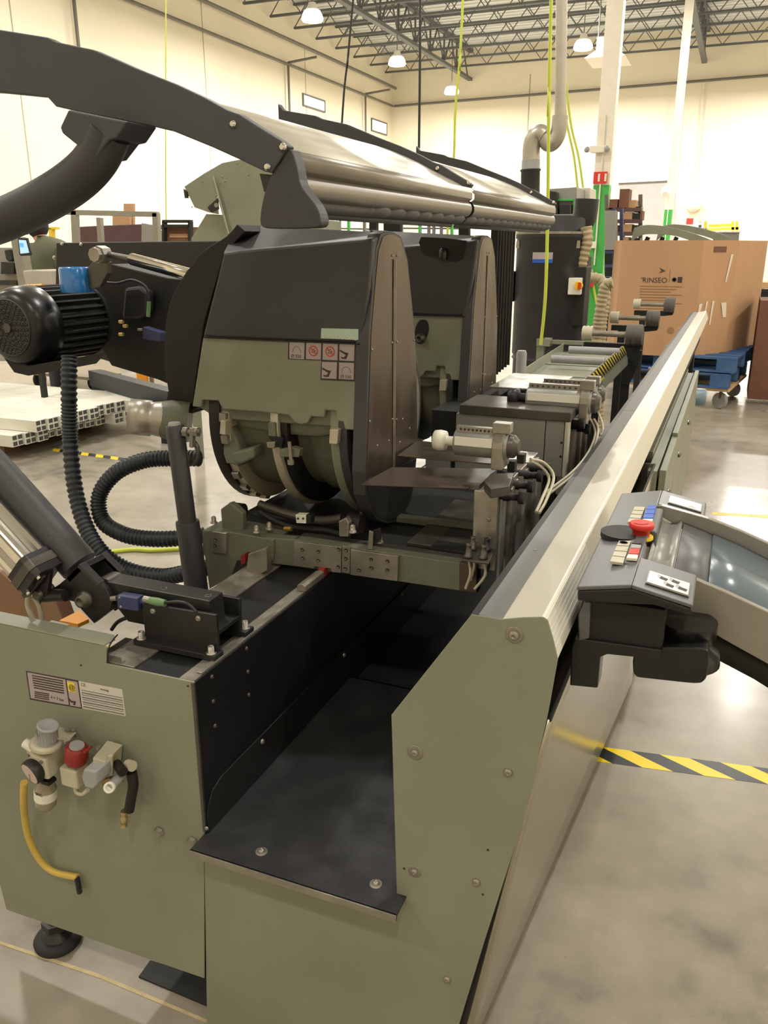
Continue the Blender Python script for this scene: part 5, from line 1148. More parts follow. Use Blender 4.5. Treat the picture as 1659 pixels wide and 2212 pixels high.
def caster(x, y, r, parent, m=M_LTGREY, top=None, ax=(1, 0)):
    top = top or r * 2 + .03
    c = box('caster', (x - .012, y - .03, r * 1.3), (x + .012, y + .03, top), M_DSTEEL, parent, .002)
    build(MB().lathe(V((x - .02 * ax[0], y - .02 * ax[1], r)), V((x + .02 * ax[0], y + .02 * ax[1], r)), [(0, r * .9), (.1, r), (.9, r), (1, r * .9)], 20), 'wheel', m, c)
for x, y in ((-.03, 8.5), (-1.0, 8.5), (-.03, 9.3), (-1.0, 9.3)): caster(x, y, .078, dl, M_LTGREY, .186, (.5, .87))
for t_ in (bpy.data.objects['wooden_pallet'], bpy.data.objects['wooden_pallet.001'], dl):
    pv = V((.08, 8.36, 0)); rz = math.radians(-8); l_ = t_.location - V((pv.x, pv.y, 0))
    t_.location = V((pv.x + l_.x * math.cos(rz) - l_.y * math.sin(rz), pv.y + l_.x * math.sin(rz) + l_.y * math.cos(rz), l_.z)); t_.rotation_euler.z = rz
# dark carton and shelf at the right edge
yc = 8.9; a = W(1636, 700, Y=yc)
t = thing('dark_carton', 'dark brown carton standing at the right edge of the photo', 'box', (a.x + .3, yc + .2, 0))
box('carton_wall', (a.x, yc, .05), (a.x + .7, yc + .6, W(1640, 590, Y=yc).z - .25), M_CARDD, t, .004)
build(MB().box((a.x + .11, yc - .003, .75), (a.x + .2, yc, .95)), 'paper_label', M_LABW, t)
t = thing('timber_rack', 'rack of stacked sawn timber behind the cardboard box, right edge', 'rack', (W(1645, 700, Y=11).x, 11, 0))
for i, m_ in enumerate((M_WOOD, M_NAVY, M_WOOD, M_BLACK, M_WOOD, M_BLACK)):
    p = W(1640, 610 + i * 18, Y=11); box('timber', (p.x, 11, p.z - .07), (p.x + 1.2, 11.6, p.z), m_, t, .002)
box('upright', (W(1650, 700, Y=11).x + .6, 11.0, 0), (W(1650, 700, Y=11).x + .68, 11.1, 1.5), M_BLACK, t)

# ================================================================== dust collector with ducts
yD = 6.2; xD_ = W(1190, 600, Y=yD).x
col = thing('dust_collector', 'tall black cylindrical dust collector with a clamped lid', 'dust collector', (xD_, yD, 0))
r = .255
zz = lambda py: W(1190, py, Y=yD).z
build(MB().lathe(V((xD_, yD, .1)), V((xD_, yD, zz(503))), [(0, r * .9), (.22, r * .92), (.225, r * .96), (.4, r * .96), (.405, r), (.41, r), (.42, r * .96), (.43, r), (.97, r), (.975, r * 1.04), (1, r * 1.04)], 56), 'drum', M_CHAR, col)
build(MB().lathe(V((xD_, yD, zz(503))), V((xD_, yD, zz(470))), [(0, r * .92), (.1, r * .86), (.9, r * .86), (1, r * .8)], 56), 'motor_head', M_BLACKMAT, col)
build(MB().lathe(V((xD_, yD, zz(506))), V((xD_, yD, zz(501))), [(0, r * 1.05), (1, r * 1.05)], 56), 'lid_ring', M_STEEL, col)
for a in (-150, -35):
    d = V((math.cos(math.radians(a)), math.sin(math.radians(a)), 0)); p = V((xD_, yD, zz(520))) + d * r
    build(MB().prism([p + V((-.01, -.005, 0)), p + V((.01, -.005, 0)), p + V((.012, -.012, -.05)), p + V((-.012, -.012, -.05))], (0, -.012, 0)), 'toggle_clamp', M_STEEL, col)
p = W(1151, 545, Y=yD - r - .004); q = W(1193, 568, Y=yD - r - .004)
lb = build(MB().box((p.x, p.y, q.z), (q.x, p.y + .004, p.z)), 'data_label', M_LABEL, col)
build(MB().box((p.x, p.y - .001, q.z), (q.x, p.y, q.z + (p.z - q.z) * .35)), 'blue_band', M_BLUE, lb)
a = W(1230, 600, Y=yD - .2)
sw = box('switch_box', (a.x, a.y - .03, W(1230, 636, Y=yD - .2).z), (W(1257, 600, Y=yD - .2).x, a.y + .05, a.z), M_WHITE, col, .004)
p = W(1250, 617, Y=yD - .235); build(MB().lathe(p, p - V((0, .02, 0)), [(0, .03), (1, .028)], 20), 'yellow_collar', M_TYEL, sw)
build(MB().box((p.x + .0, p.y - .035, p.z - .022), (p.x + .02, p.y - .018, p.z + .022)), 'red_handle', M_RED, sw)
box('control_box', (W(1212, 580, Y=yD - .2).x - .0, yD - .16, W(1212, 700, Y=yD).z), (W(1265, 580, Y=yD - .2).x, yD + .05, W(1212, 575, Y=yD).z), M_BLACKMAT, col, .006)
box('valve_block', (W(1095, 580, Y=yD).x, yD - .1, W(1100, 650, Y=yD).z), (W(1118, 580, Y=yD).x, yD, W(1100, 585, Y=yD).z), M_BLACKMAT, col, .006)
for a_ in (-1, 1): box('leg', (xD_ + a_ * .2 - .02, yD - .02, 0), (xD_ + a_ * .2 + .02, yD + .02, .2), M_BLACK, col)
p = W(1086, 627, Y=yD - .15); build(MB().ball(p, .022), 'brass_valve', mat('collector_brass', (186, 158, 96), .35, .7), col)
build(MB().cyl(p, p + V((.05, 0, 0)), .014, 10), 'valve_neck', M_LABW, col)
corr('corrugated_hose', [K(a_, b_, yD - .3) for a_, b_ in ((1086, 632), (1088, 680), (1090, 720), (1088, 780))], .014, 'thin tan ribbed hose at the left edge of the dust collector', M_TANHOSE, .02)
build(MB().tube([K(a_, b_, 6.3) for a_, b_ in ((1268, 430), (1262, 470), (1245, 488), (1195, 490))], .085, 20), 'duct_elbow', M_BLACK, col)
corr('corrugated_hose', [K(a_, b_, 6.1) for a_, b_ in ((1266, 490), (1268, 520), (1258, 560), (1248, 610))], .04, 'tan ribbed hose dropping between dust collector and green column', M_TANHOSE, .03)
corr('corrugated_hose', [K(a_, b_, 7.2) for a_, b_ in ((1275, 600), (1298, 605), (1308, 640), (1300, 700), (1298, 760), (1296, 830), (1294, 900), (1292, 950))], .042, 'tan ribbed hose rising in front of the green column', M_TANHOSE, .03)
corr('corrugated_hose', [K(a_, b_, 7.0) for a_, b_ in ((1323, 610), (1308, 618), (1298, 660), (1290, 720), (1286, 770), (1284, 850), (1282, 930))], .042, 'tan ribbed hose bending down beside the cardboard box', M_TANHOSE, .03)
# silver duct
yd = 8.0
dd = thing('silver_duct', 'galvanised round duct rising to the roof with an S bend', 'duct', tuple(K(1146, 400, yd)))
build(MB().tube([K(a_, b_, yd) for a_, b_ in ((1147, 346), (1148, 318), (1154, 296), (1166, 288), (1176, 294))], .078, 20), 'elbow', M_SILVER, dd)
build(MB().tube([K(a_, b_, yd) for a_, b_ in ((1176, 294), (1184, 310), (1196, 306), (1206, 286), (1210, 250))], .07, 20), 'elbow', M_SILVER, dd)
build(MB().tube([K(1210, 250, yd), K(1212, 120, yd), K(1214, -80, yd)], .05, 16, 1), 'riser', M_SILVER, dd)
build(MB().lathe(K(1146, 372, yd), K(1147, 346, yd), [(0, .084), (1, .082)], 24), 'sleeve', M_LTGREY, dd)
build(MB().lathe(K(1145, 450, yd), K(1146, 366, yd), [(0, .086), (.95, .086), (.96, .094), (1, .094)], 24), 'grey_pipe', M_CHAR, dd)

# ================================================================== columns
def column(x0px, x1px, Y, pg, label, side):
    a, b = W(x0px, 530, Y=Y), W(x1px, 530, Y=Y); w_ = b.x - a.x; zg = W((x0px + x1px) / 2, pg, Y=Y).z
    t = thing('building_column', label, 'column', (a.x + w_ / 2, Y, 0), 'painted steel columns')
    box('green_section', (a.x, Y, 0), (b.x, Y + w_, zg), M_GREEN, t, .004); box('white_section', (a.x, Y, zg), (b.x, Y + w_, ZC - .05), M_COLW, t, .004)
    build(MB().cyl(V((a.x + w_ * .45, Y - .02, 1.2)), V((a.x + w_ * .45, Y - .02, zg + 1.0)), .012, 8), 'conduit', M_COLW, t)
    return t, a, b, w_, zg
t, a, b, w_, zg = column(1272, 1306, 14, 400, 'nearer painted column, bright green below and white above, behind the dust collector', 1)
sg = box('extinguisher_sign', (a.x, 13.96, zg + .02), (b.x - .04, 13.99, zg + .19), M_RED, t, .002)
for k in (.1, .2): build(MB().box((a.x - .03 + k, 13.955, zg + .05), (a.x + k, 13.96, zg + .16)), 'extinguisher_print', M_WHITE, sg)
c = W(1289, 322, Y=13.9); el = build(MB().prism([c + V((-.16, 0, 0)), c + V((-.1, 0, .05)), c + V((.12, 0, .05)), c + V((.16, 0, .01)), c + V((.1, 0, -.05)), c + V((-.08, 0, -.05))], (0, .1, 0)), 'emergency_light', M_COLW, t, .01)
for s_ in (-1, 1): build(MB().ball(c + V((s_ * .15, .02, 0)), .045), 'lamp_head', M_LTGREY, el)
c = W(1282, 529, Y=13.97); box('socket_box', (c.x - .05, 13.93, c.z - .05), (c.x + .05, 13.97, c.z + .05), M_WHITE, t, .004)
t, a, b, w_, zg = column(1428, 1445, 25, 453, 'farther painted column with a short green section, behind the whiteboard panel', 1)
c = W(1438, 415, Y=24.8); build(MB().lathe(c - V((0, .1, .06)), c + V((0, .1, .06)), [(0, .08), (.5, .13), (1, .12)], 16), 'emergency_light', M_COLW, t)
bx_ = thing('fire_extinguisher', 'red fire extinguisher hanging low on the green column', 'fire extinguisher', tuple(W(1276, 610, Y=13.935)))
a = W(1276, 603, Y=13.935); build(MB().lathe(a - V((0, 0, .12)), a + V((0, 0, .06)), [(0, .05), (.05, .06), (.8, .06), (.95, .03), (1, .02)], 16), 'cylinder', M_RED, bx_); build(MB().lathe(a + V((0, 0, .06)), a + V((0, 0, .16)), [(0, .03), (.5, .05), (1, .02)], 10), 'valve', M_STEEL, bx_)
# unit heater under the roof
a = W(1268, 82, Y=24); b = W(1352, 122, Y=24)
uh = thing('unit_heater', 'white box heater hung under the roof behind the near column', 'heater', tuple((a + b) / 2))
box('casing', (a.x + .25, 24, b.z + .15), (b.x - .25, 25, a.z), M_COLW, uh, .01); build(MB().hexa([(a.x, 23.8, b.z), (b.x, 23.8, b.z), (b.x, 25.2, b.z), (a.x, 25.2, b.z)], [(a.x + .25, 24, b.z + .2), (b.x - .25, 24, b.z + .2), (b.x - .25, 25, b.z + .2), (a.x + .25, 25, b.z + .2)]), 'diffuser', M_COLW, uh)
for dx in (.3, -.3): build(MB().cyl(((a.x + b.x) / 2 + dx, 24.5, a.z), ((a.x + b.x) / 2 + dx, 24.5, ZC), .02, 6), 'hanger', M_PIPE, uh)
# ================================================================== hanging hoses and cords
def hang(name, pts, r, m, label, cat='hose', grp=None):
    P_ = [K(*p) for p in pts]; d0 = P_[0] - P_[1]; P_ = [P_[0] + d0 * ((ZC - .01 - P_[0].z) / d0.z)] + P_
    return build(MB().tube(P_, r, 8), name, m, label=label, cat=cat, group=grp)
hang('air_hose', ((1192, -60, 4.9), (1186, 200, 4.9), (1183, 470, 4.9), (1178, 640, 4.9), (1168, 745, 4.9)), .0095, M_LIME, 'lime air hose dropping in front of the black dust collector')
hang('air_hose', ((1003, -60, 6.8), (994, 120, 6.8), (984, 230, 6.8), (980, 345, 6.8), (968, 470, 6.8), (966, 560, 6.8)), .010, M_LIME, 'lime air hose dropping behind the middle of the steel hood')
hang('air_hose', ((1198, -60, 11), (1215, 120, 11), (1222, 250, 11), (1240, 340, 11), (1250, 430, 11)), .014, M_LIME, 'lime air hose slanting right between duct and near column, left of a twin')
hang('air_hose', ((1204, -60, 11), (1218, 120, 11), (1232, 260, 11), (1250, 340, 11), (1262, 425, 11)), .014, M_LIME, 'lime air hose slanting right nearest the near column')
hang('air_hose', ((358, 200, 12), (358, 400, 12), (360, 560, 12)), .010, M_LIME, 'thin lime air hose hanging by the left wall above the black panel')
build(MB().tube([K(1270, 560, 13.97), K(1280, 610, 13.97), K(1290, 660, 13.97)], .02, 8), 'air_hose', M_LIME, label='lime cable trailing down the green column', cat='cable')
hang('power_cord', ((762, 10, 9), (752, 120, 9), (744, 190, 9), (738, 275, 9)), .012, M_BLACK, 'black cord dropping behind the hood, left of the other', 'cord')
hang('power_cord', ((908, -60, 9), (907, 150, 9), (905, 320, 9)), .014, M_BLACK, 'black cord hanging straight down at the centre of the hood', 'cord')
build(MB().tube([W(a_, b_, Z=.012) for a_, b_ in ((240, 1192), (290, 1187), (330, 1189), (400, 1186), (450, 1195))], .011, 8), 'air_hose', M_LIME, label='lime air hose lying on the floor inside the hose loop', cat='hose')
# ================================================================== left background
# black machine cover
blk = thing('black_machine_cover', 'long black sheet cover of a machine behind the blue capped motor', 'machine cover', tuple(W(250, 760, Y=2.7)))
build(MB().prism([W(a, b, Y=2.7) for a, b in ((121, 524), (500, 520), (560, 520), (560, 860), (400, 850), (345, 815), (215, 775), (150, 740), (118, 700))], (0, .25, 0)), 'cover', M_BLACK, blk, .004)
for a, b in ((134, 525), (175, 526), (117, 554), (199, 553)): 
    p = W(a, b + 2, Y=2.698); build(MB().lathe(p, p - V((0, .006, 0)), [(0, .008), (1, .004)], 10), 'screw', M_CHROME, blk)
nb = thing('blue_steel_skid', 'dark blue steel skid beam low behind the motor', 'skid', tuple(W(200, 825, Z=0)))
a, b = W(190, 800, Z=.42), W(362, 846, Z=.42); d_ = (b - a); n_ = V((-d_.y, d_.x, 0)).normalized() * .12
build(MB().prism([a, b, b + n_, a + n_], (0, 0, -.14)), 'beam', M_NAVY, nb, .004)
box('leg', (a.x, a.y + .02, 0), (a.x + .08, a.y + .1, .33), M_NAVY, nb); box('leg', (b.x - .1, b.y, 0), (b.x - .02, b.y + .08, .33), M_NAVY, nb)
dl2 = thing('plywood_dolly', 'grey plywood dolly on black casters behind the white profiles', 'dolly', tuple(W(150, 830, Z=0)))
build(MB().prism([W(a, b, Z=.24) for a, b in ((62, 803), (190, 815), (262, 806), (250, 780), (140, 770), (60, 785))], (0, 0, -.03)), 'board', mat('greyed_plywood', (150, 138, 118), .7, var=.1), dl2, .003)
for px, py in ((88, 836), (205, 842)): 
    p = W(px, py, Z=0); caster(p.x, p.y, .085, dl2, M_RUB, .21)
wc = thing('yellow_wood_post', 'pair of yellow wooden uprights behind the dark blue skid', 'post', tuple(W(310, 865, Z=0)))
p = W(300, 870, Z=0); box('upright', (p.x, p.y, 0), (p.x + .12, p.y + .03, .62), M_ORANGE, wc); box('upright', (p.x + .14, p.y + .02, 0), (p.x + .17, p.y + .05, .5), M_WOODD, wc)
box('cross_piece', (p.x + .17, p.y + .02, .33), (p.x + .42, p.y + .06, .46), M_WOODD, wc)
# stack of white aluminium profiles, ends towards +X
mend = mat('cut_aluminium_end', (92, 92, 96), .45, .6, var=.3, scale=60)
def profile(y, z, w_, h, xe, k, label):
    t = thing('aluminium_profile', label, 'profile', (xe - 1.5, y + w_ / 2, z), 'white aluminium profiles stacked on the left')
    box('bar', (-8.5, y, z), (xe, y + w_ - .004, z + h - .003), M_WHITE, t, .002)
    mb = MB()
    for i in range(2):
        for j in range(2):
            mb.box((xe, y + .008 + i * w_ * .48, z + .008 + j * h * .48), (xe + .0015, y + w_ * .44 + i * w_ * .48, z + h * .42 + j * h * .48))
    build(mb, 'hollow_end', mend, t)
ORD = ('first second third fourth fifth sixth seventh eighth ninth tenth eleventh twelfth thirteenth fourteenth').split()
pz = W(28, 967, Z=.10); xe0 = pz.x; y0 = pz.y
for lay, (zz_, cnt, sh, st0) in enumerate(((.10, 14, 0, 0), (.19, 12, .12, .14), )):
    for i in range(cnt):
        profile(y0 + st0 + i * .105, zz_, .105, .09, xe0 + (.0 if lay == 0 else .10) + (.02 * ((i * 7) % 3)) + (.14 if i > 8 else 0), i,
                'white aluminium profile, %s from the near side in the %s layer of the floor stack' % (ORD[i], 'bottom' if lay == 0 else 'top'))
build(MB().box((-8.4, y0 + .15, .0), (xe0 - .25, y0 + .3, .1)), 'timber_bearer', M_WOODD, label='dark timber bearer under the near side of the white profiles', cat='timber')
build(MB().box((-8.4, y0 + 1.1, .0), (xe0 - .25, y0 + 1.25, .1)), 'timber_bearer', M_WOODD, label='dark timber bearer under the far side of the white profiles', cat='timber')
# aluminium frame rack
yr = 10.0
rk = thing('frame_rack', 'bare grey metal frame rack against the left wall side', 'rack', tuple(W(240, 515, Y=yr)))
def rbar(p0, p1, Y_, w_=.07, par=rk, m=M_CONSTEEL):
    a, b = W(*p0, Y=Y_), W(*p1, Y=Y_); d_ = (b - a); n2 = V((-d_.z, 0, d_.x)).normalized() * w_ / 2
    return build(MB().prism([a - n2, b - n2, b + n2, a + n2], (0, .07, 0)), 'bar', m, par, .003)
rbar((120, 458), (338, 463), yr); rbar((158, 455), (166, 640), yr, .1); rbar((334, 460), (340, 640), yr, .09); rbar((212, 470), (222, 640), 10.6, .08); rbar((118, 466), (150, 450), yr, .07)
mbn = thing('maroon_bin', 'maroon fabric lined bin inside the grey frame rack', 'bin', tuple(W(240, 560, Y=11.2)))
build(MB().prism([W(a, b, Y=11.2) for a, b in ((168, 490), (205, 488), (307, 484), (304, 620), (170, 620))], (0, .8, 0)), 'bin_body', M_MAROON, mbn, .01)
cb = thing('cardboard_sheets', 'upright cardboard sheets behind the maroon bin', 'cardboard', tuple(W(270, 480, Y=12.2)))
build(MB().prism([W(a, b, Y=12.2) for a, b in ((243, 466), (280, 468), (280, 560), (243, 560))], (0, .05, 0)), 'sheet', M_CARD, cb); build(MB().prism([W(a, b, Y=12.3) for a, b in ((267, 440), (288, 440), (288, 560), (267, 560))], (0, .05, 0)), 'sheet', M_CARD, cb)
wp_ = thing('white_panel', 'pale grey panel leaning right of the maroon bin', 'panel', tuple(W(325, 560, Y=11)))
build(MB().prism([W(a, b, Y=11) for a, b in ((306, 482), (330, 486), (352, 500), (352, 620), (304, 620))], (0, .04, 0)), 'panel', M_GREYBOX, wp_)
br_ = thing('dark_rack', 'dark framed rack with cardboard inside, beside the green machine end', 'rack', tuple(W(380, 515, Y=9)))
for (p0, p1) in (((350, 478), (410, 478)), ((352, 478), (352, 600)), ((408, 478), (408, 600)), ((352, 488), (408, 488))): rbar(p0, p1, 9, .035, br_, M_BLACKMAT)
build(MB().prism([W(a, b, Y=9.1) for a, b in ((352, 490), (408, 490), (408, 560), (352, 560))], (0, .3, 0)), 'panel', M_CARDD, br_); build(MB().prism([W(a, b, Y=9.09) for a, b in ((366, 505), (405, 505), (405, 513), (366, 513))], (0, .01, 0)), 'card_strip', M_CARD, br_)
# second machine's end guard
sg_ = thing('second_machine', 'olive sheet metal end guard of another saw behind the hood arm', 'machine', tuple(W(480, 515, Y=5)))
build(MB().prism([W(a, b, Y=5) for a, b in ((398, 403), (440, 375), (480, 352), (515, 345), (560, 345), (600, 360), (640, 560), (492, 560), (489, 505), (462, 385), (470, 463), (448, 458), (420, 448))], (0, .02, 0)), 'end_guard', M_OLIVE, sg_, .002)
build(MB().prism([W(a, b, Y=5.02) for a, b in ((445, 462), (480, 464), (620, 470), (640, 640), (410, 640), (413, 515))], (0, .8, 0)), 'lower_cover', M_OLIVE, sg_, .004)
build(MB().tube([W(460, 380, Y=4.98), W(494, 505, Y=4.98)], .008, 6, 1), 'edge_seam', M_STEEL, sg_)
build(MB().prism([W(a, b, Y=4.99) for a, b in ((448, 448), (470, 428), (472, 452), (455, 458))], (0, .01, 0)), 'black_gusset', M_BLACK, sg_)
build(MB().lathe(W(467, 443, Y=4.98), W(467, 443, Y=4.95), [(0, .014), (1, .014)], 14), 'pivot_pin', M_STEEL, sg_)
for a, b in ((437, 392), (400, 412), (415, 447), (480, 382), (476, 396), (486, 391), (467, 422), (483, 464), (482, 490), (512, 353), (537, 378), (460, 388)):
    p = W(a, b, Y=4.998); build(MB().lathe(p, p - V((0, .006, 0)), [(0, .006), (1, .003)], 8), 'rivet', M_STEEL, sg_)
build(MB().prism([W(a, b, Y=4.99) for a, b in ((396, 408), (404, 414), (404, 428), (399, 428))], (0, .02, 0)), 'black_buffer', M_BLACK, sg_)
# worker, workstation, tablet
yp = 6.0
pr = thing('person', 'person in an olive t-shirt, dark hair and headset, bent over a workstation', 'person', (W(98, 530, Y=yp).x, yp, 0))
px_ = pr.location.x
def skin(name, pts, edges, m, parent, sub=2, root=0):
    me = bpy.data.meshes.new(name); base = wloc(parent)
    me.from_pydata([tuple(V(p[:3])) for p in pts], edges, []); o = bpy.data.objects.new(name, me); COL.objects.link(o); o.parent = parent
    sk_ = o.modifiers.new('skin', 'SKIN'); sk_.use_smooth_shade = True
    if not me.skin_vertices: 
        bpy.context.view_layer.objects.active = o
    for i, p in enumerate(pts):
        sv = me.skin_vertices[0].data[i]; r_ = p[3]; sv.radius = r_ if isinstance(r_, tuple) else (r_, r_); sv.use_root = (i == root)
    ss = o.modifiers.new('sub', 'SUBSURF'); ss.levels = sub; ss.render_levels = sub
    me.materials.append(m); return o
# facing the wall at the left: torso leaning forward (-x, +y), head down; all points relative to the feet
Pp = [(0, 0, 1.0, (.11, .09)), (-.005, .02, 1.16, (.10, .08)), (-.015, .03, 1.32, (.11, .08)), (-.03, .04, 1.45, (.10, .07)), (-.09, .06, 1.52, .055), (-.125, .08, 1.555, .055), (-.155, .10, 1.60, (.07, .085)), (-.17, .11, 1.66, (.07, .085)),
      (.085, -.02, .94, .09), (.09, 0, .52, .06), (.09, -.01, .10, .045), (.08, .10, .04, .04), (-.085, .02, .94, .09), (-.09, .04, .52, .06), (-.09, .03, .10, .045), (-.10, .14, .04, .04),
      (.15, .02, 1.44, .045), (.19, .03, 1.18, .045), (.06, .22, 1.04, .034), (-.19, .06, 1.44, .045), (-.26, .08, 1.18, .045), (-.24, .28, 1.06, .034)]
Ee = [(0, 1), (1, 2), (2, 3), (3, 4), (4, 5), (5, 6), (6, 7), (0, 8), (8, 9), (9, 10), (10, 11), (0, 12), (12, 13), (13, 14), (14, 15), (3, 16), (16, 17), (17, 18), (3, 19), (19, 20), (20, 21)]
body_ = skin('body', Pp, Ee, M_SKIN, pr)
for s_, e_ in ((1, (.06, .22, 1.04)), (-1, (-.24, .28, 1.06))):
    for k in range(5):
        b0_ = V(e_); d_ = V((-.01 + (k - 2) * .014, .07 if k < 4 else .03, -.02 - .01 * k))
        f_ = skin('finger', [(*b0_, .012), (*(b0_ + d_ * .6), .009), (*(b0_ + d_), .008)], [(0, 1), (1, 2)], M_SKIN, pr, 1)
Sh = [(0, 0, .96, (.175, .13)), (-.005, .02, 1.16, (.165, .125)), (-.015, .03, 1.32, (.185, .13)), (-.03, .04, 1.46, (.18, .12)), (-.075, .055, 1.53, .095), (.145, .02, 1.45, .105), (.185, .028, 1.26, .085), (-.185, .06, 1.45, .105), (-.24, .07, 1.26, .085)]
skin('t_shirt', Sh, [(0, 1), (1, 2), (2, 3), (3, 4), (3, 5), (5, 6), (3, 7), (7, 8)], M_SHIRT, pr)
Tr = [(0, 0, 1.0, (.16, .12)), (.085, -.02, .92, .105), (.09, 0, .52, .078), (.09, -.01, .10, .062), (-.085, .02, .92, .105), (-.09, .04, .52, .078), (-.09, .03, .10, .062)]
skin('trousers', Tr, [(0, 1), (1, 2), (2, 3), (0, 4), (4, 5), (5, 6)], M_TROUS, pr)
hd = V((px_ - .165, yp + .10, 1.645))
build(MB().ball(hd + V((.012, -.012, .02)), .098, 20, 12, (.98, 1.05, 1.1)), 'hair', M_HAIR, pr)
build(MB().ball(hd + V((-.105, .03, -.03)), .018, 10, 8, (1, 1.2, 1)), 'nose', M_SKIN, pr)
build(MB().lathe(hd + V((-.03, -.10, -.02)), hd + V((-.03, -.125, -.02)), [(0, .034), (1, .032)], 16), 'headset_cup', M_BLACK, pr)
build(MB().ball(hd + V((-.085, -.03, -.01)), .014, 10, 8), 'ear', M_SKIN, pr)
for dy_ in (-.02, .035): build(MB().ball(hd + V((-.088, .04 + dy_, .0)), .010, 8, 6), 'eye', M_WHITE, pr)
build(MB().box(tuple(hd + V((-.095, .02, -.065))), tuple(hd + V((-.085, .06, -.058)))), 'mouth', M_DRED, pr)
for s_ in ((.09, .02), (-.09, .06)): build(MB().box((px_ + s_[0] - .05, yp + s_[1] - .08, 0), (px_ + s_[0] + .05, yp + s_[1] + .18, .09)), 'shoe', M_BLACK, pr, .02)
ws = thing('workstation', 'grey steel workstation frame with machine parts at the far left', 'workstation', tuple(W(30, 640, Y=5.6)))
yw = 5.6
build(MB().prism([W(a, b, Y=yw) for a, b in ((22, 512), (38, 512), (58, 620), (40, 620))], (0, .1, 0)), 'slanted_post', M_CONSTEEL, ws, .004)
build(MB().prism([W(a, b, Y=yw + .5) for a, b in ((0, 535), (60, 535), (64, 590), (64, 780), (-60, 780), (-60, 535))], (0, .03, 0)), 'panel', M_CONSTEEL, ws, .004)
build(MB().prism([W(a, b, Y=yw + .45) for a, b in ((44, 568), (72, 570), (74, 584), (46, 584))], (0, .05, 0)), 'black_panel', M_BLACK, ws)
build(MB().prism([W(a, b, Y=yw + .45) for a, b in ((2, 566), (30, 568), (30, 592), (2, 592))], (0, .05, 0)), 'black_panel', M_BLACK, ws)
build(MB().prism([W(a, b, Y=yw + .4) for a, b in ((8, 540), (22, 538), (26, 560), (18, 566), (12, 560))], (0, .1, 0)), 'drill_head', M_BLACK, ws, .01)
build(MB().prism([W(a, b, Y=yw + .4) for a, b in ((-40, 606), (36, 606), (36, 616), (-40, 616))], (0, .1, 0)), 'shelf_rail', M_BLACK, ws)
p = W(48, 574, Y=yw + .43); build(MB().ball(p, .012), 'indicator_light', M_LIT, ws)
tb = thing('tablet', 'tablet with a lit blue and white screen, mounted at the workstation', 'tablet', tuple(W(52, 552, Y=yw)))
build(MB().prism([W(a, b, Y=yw - .03) for a, b in ((38, 513), (58, 514), (67, 548), (64, 552), (44, 553), (41, 549))], (0, .02, 0)), 'case', M_BLACK, tb, .004)
s__ = build(MB().prism([W(a, b, Y=yw - .032) for a, b in ((40.5, 518), (56, 519), (63, 546), (44, 548))], (0, .001, 0)), 'screen', M_SCREEN, tb)
build(MB().prism([W(a, b, Y=yw - .0325) for a, b in ((42, 525), (50, 525), (52, 534), (43.5, 534))], (0, -.0005, 0)), 'blue_patch', mat('screen_blue', (90, 170, 220), .3, emit=(70, 150, 210), es=.8), s__)
bt = thing('fleece_covered_bench', 'grey fleece covered bench edge in front of the person', 'bench', tuple(W(85, 612, Y=5.2)))
build(MB().prism([W(a, b, Y=5.2) for a, b in ((48, 585), (66, 583), (90, 584), (113, 584), (114, 600), (117, 616), (55, 618))], (0, .35, 0)), 'fleece', mat('grey_fleece', (176, 168, 158), .9, var=.08, bump=.6, bscale=40), bt, .01)
for x_ in (58, 108): box('leg', (W(x_, 618, Y=5.3).x, 5.3, 0), (W(x_, 618, Y=5.3).x + .04, 5.34, W(55, 617, Y=5.2).z + .01), M_BLACKMAT, bt)
yj = thing('yellow_jib', 'yellow painted jib post behind the person', 'post', tuple(W(112, 515, Y=9)))
rbar((108, 493), (113, 640), 9, .05, yj, M_YEL); rbar((104, 493), (121, 493), 9, .03, yj, M_YEL)
# ================================================================== centre background between hood and heads
rc_ = thing('roll_container', 'tall slatted racking in the gap under the hood, far back', 'rack', tuple(W(850, 500, Y=16)))
for px in (700, 732, 752, 786, 832, 866, 906, 925, 936, 952, 975): rbar((px, 440), (px, 620), 16, .05, rc_, M_GREEN if px in (752, 906, 975) else M_PIPE)
for py in (476, 484, 493): rbar((870, py), (990, py + 1), 16.2, .03, rc_, M_PIPE)
rbar((700, 493), (800, 495), 16.2, .03, rc_, M_PIPE)
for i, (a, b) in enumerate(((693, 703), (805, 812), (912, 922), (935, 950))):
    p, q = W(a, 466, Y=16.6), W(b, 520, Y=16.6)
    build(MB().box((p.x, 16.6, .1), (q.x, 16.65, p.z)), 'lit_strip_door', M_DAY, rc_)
cb2 = thing('hanging_strip_curtain', 'dark rubber strip curtain hanging behind the far end of the hood', 'curtain', tuple(W(1090, 700, Y=3.6)))
for i in range(7):
    a = W(1062 + i * 6.5, 470, Y=3.45 + i * .08); box('strip', (a.x, 3.45 + i * .08, .95), (a.x + .03, 3.455 + i * .08, 1.62), M_BLACKMAT, cb2, 0)
hb = thing('blade_cover_bracket', 'black blade cover bracket hanging under the hood', 'bracket', tuple(W(820, 500, Y=3.0)))
for (x0_, x1_, y0_, y1_) in ((797, 812, 462, 500), (828, 864, 455, 502), (990, 1012, 470, 515)):
    build(MB().prism([W(a, b, Y=3.2) for a, b in ((x0_, y0_), (x1_, y0_), (x1_, y1_), (x0_, y1_))], (0, .03, 0)), 'hanger_plate', M_BLACKMAT, hb, .002)
build(MB().prism([W(a, b, Y=3.25) for a, b in ((640, 440), (900, 462), (1110, 478), (1110, 490), (1000, 474), (640, 466))], (0, .03, 0)), 'rear_beam', M_BLACKMAT, hb, .002)
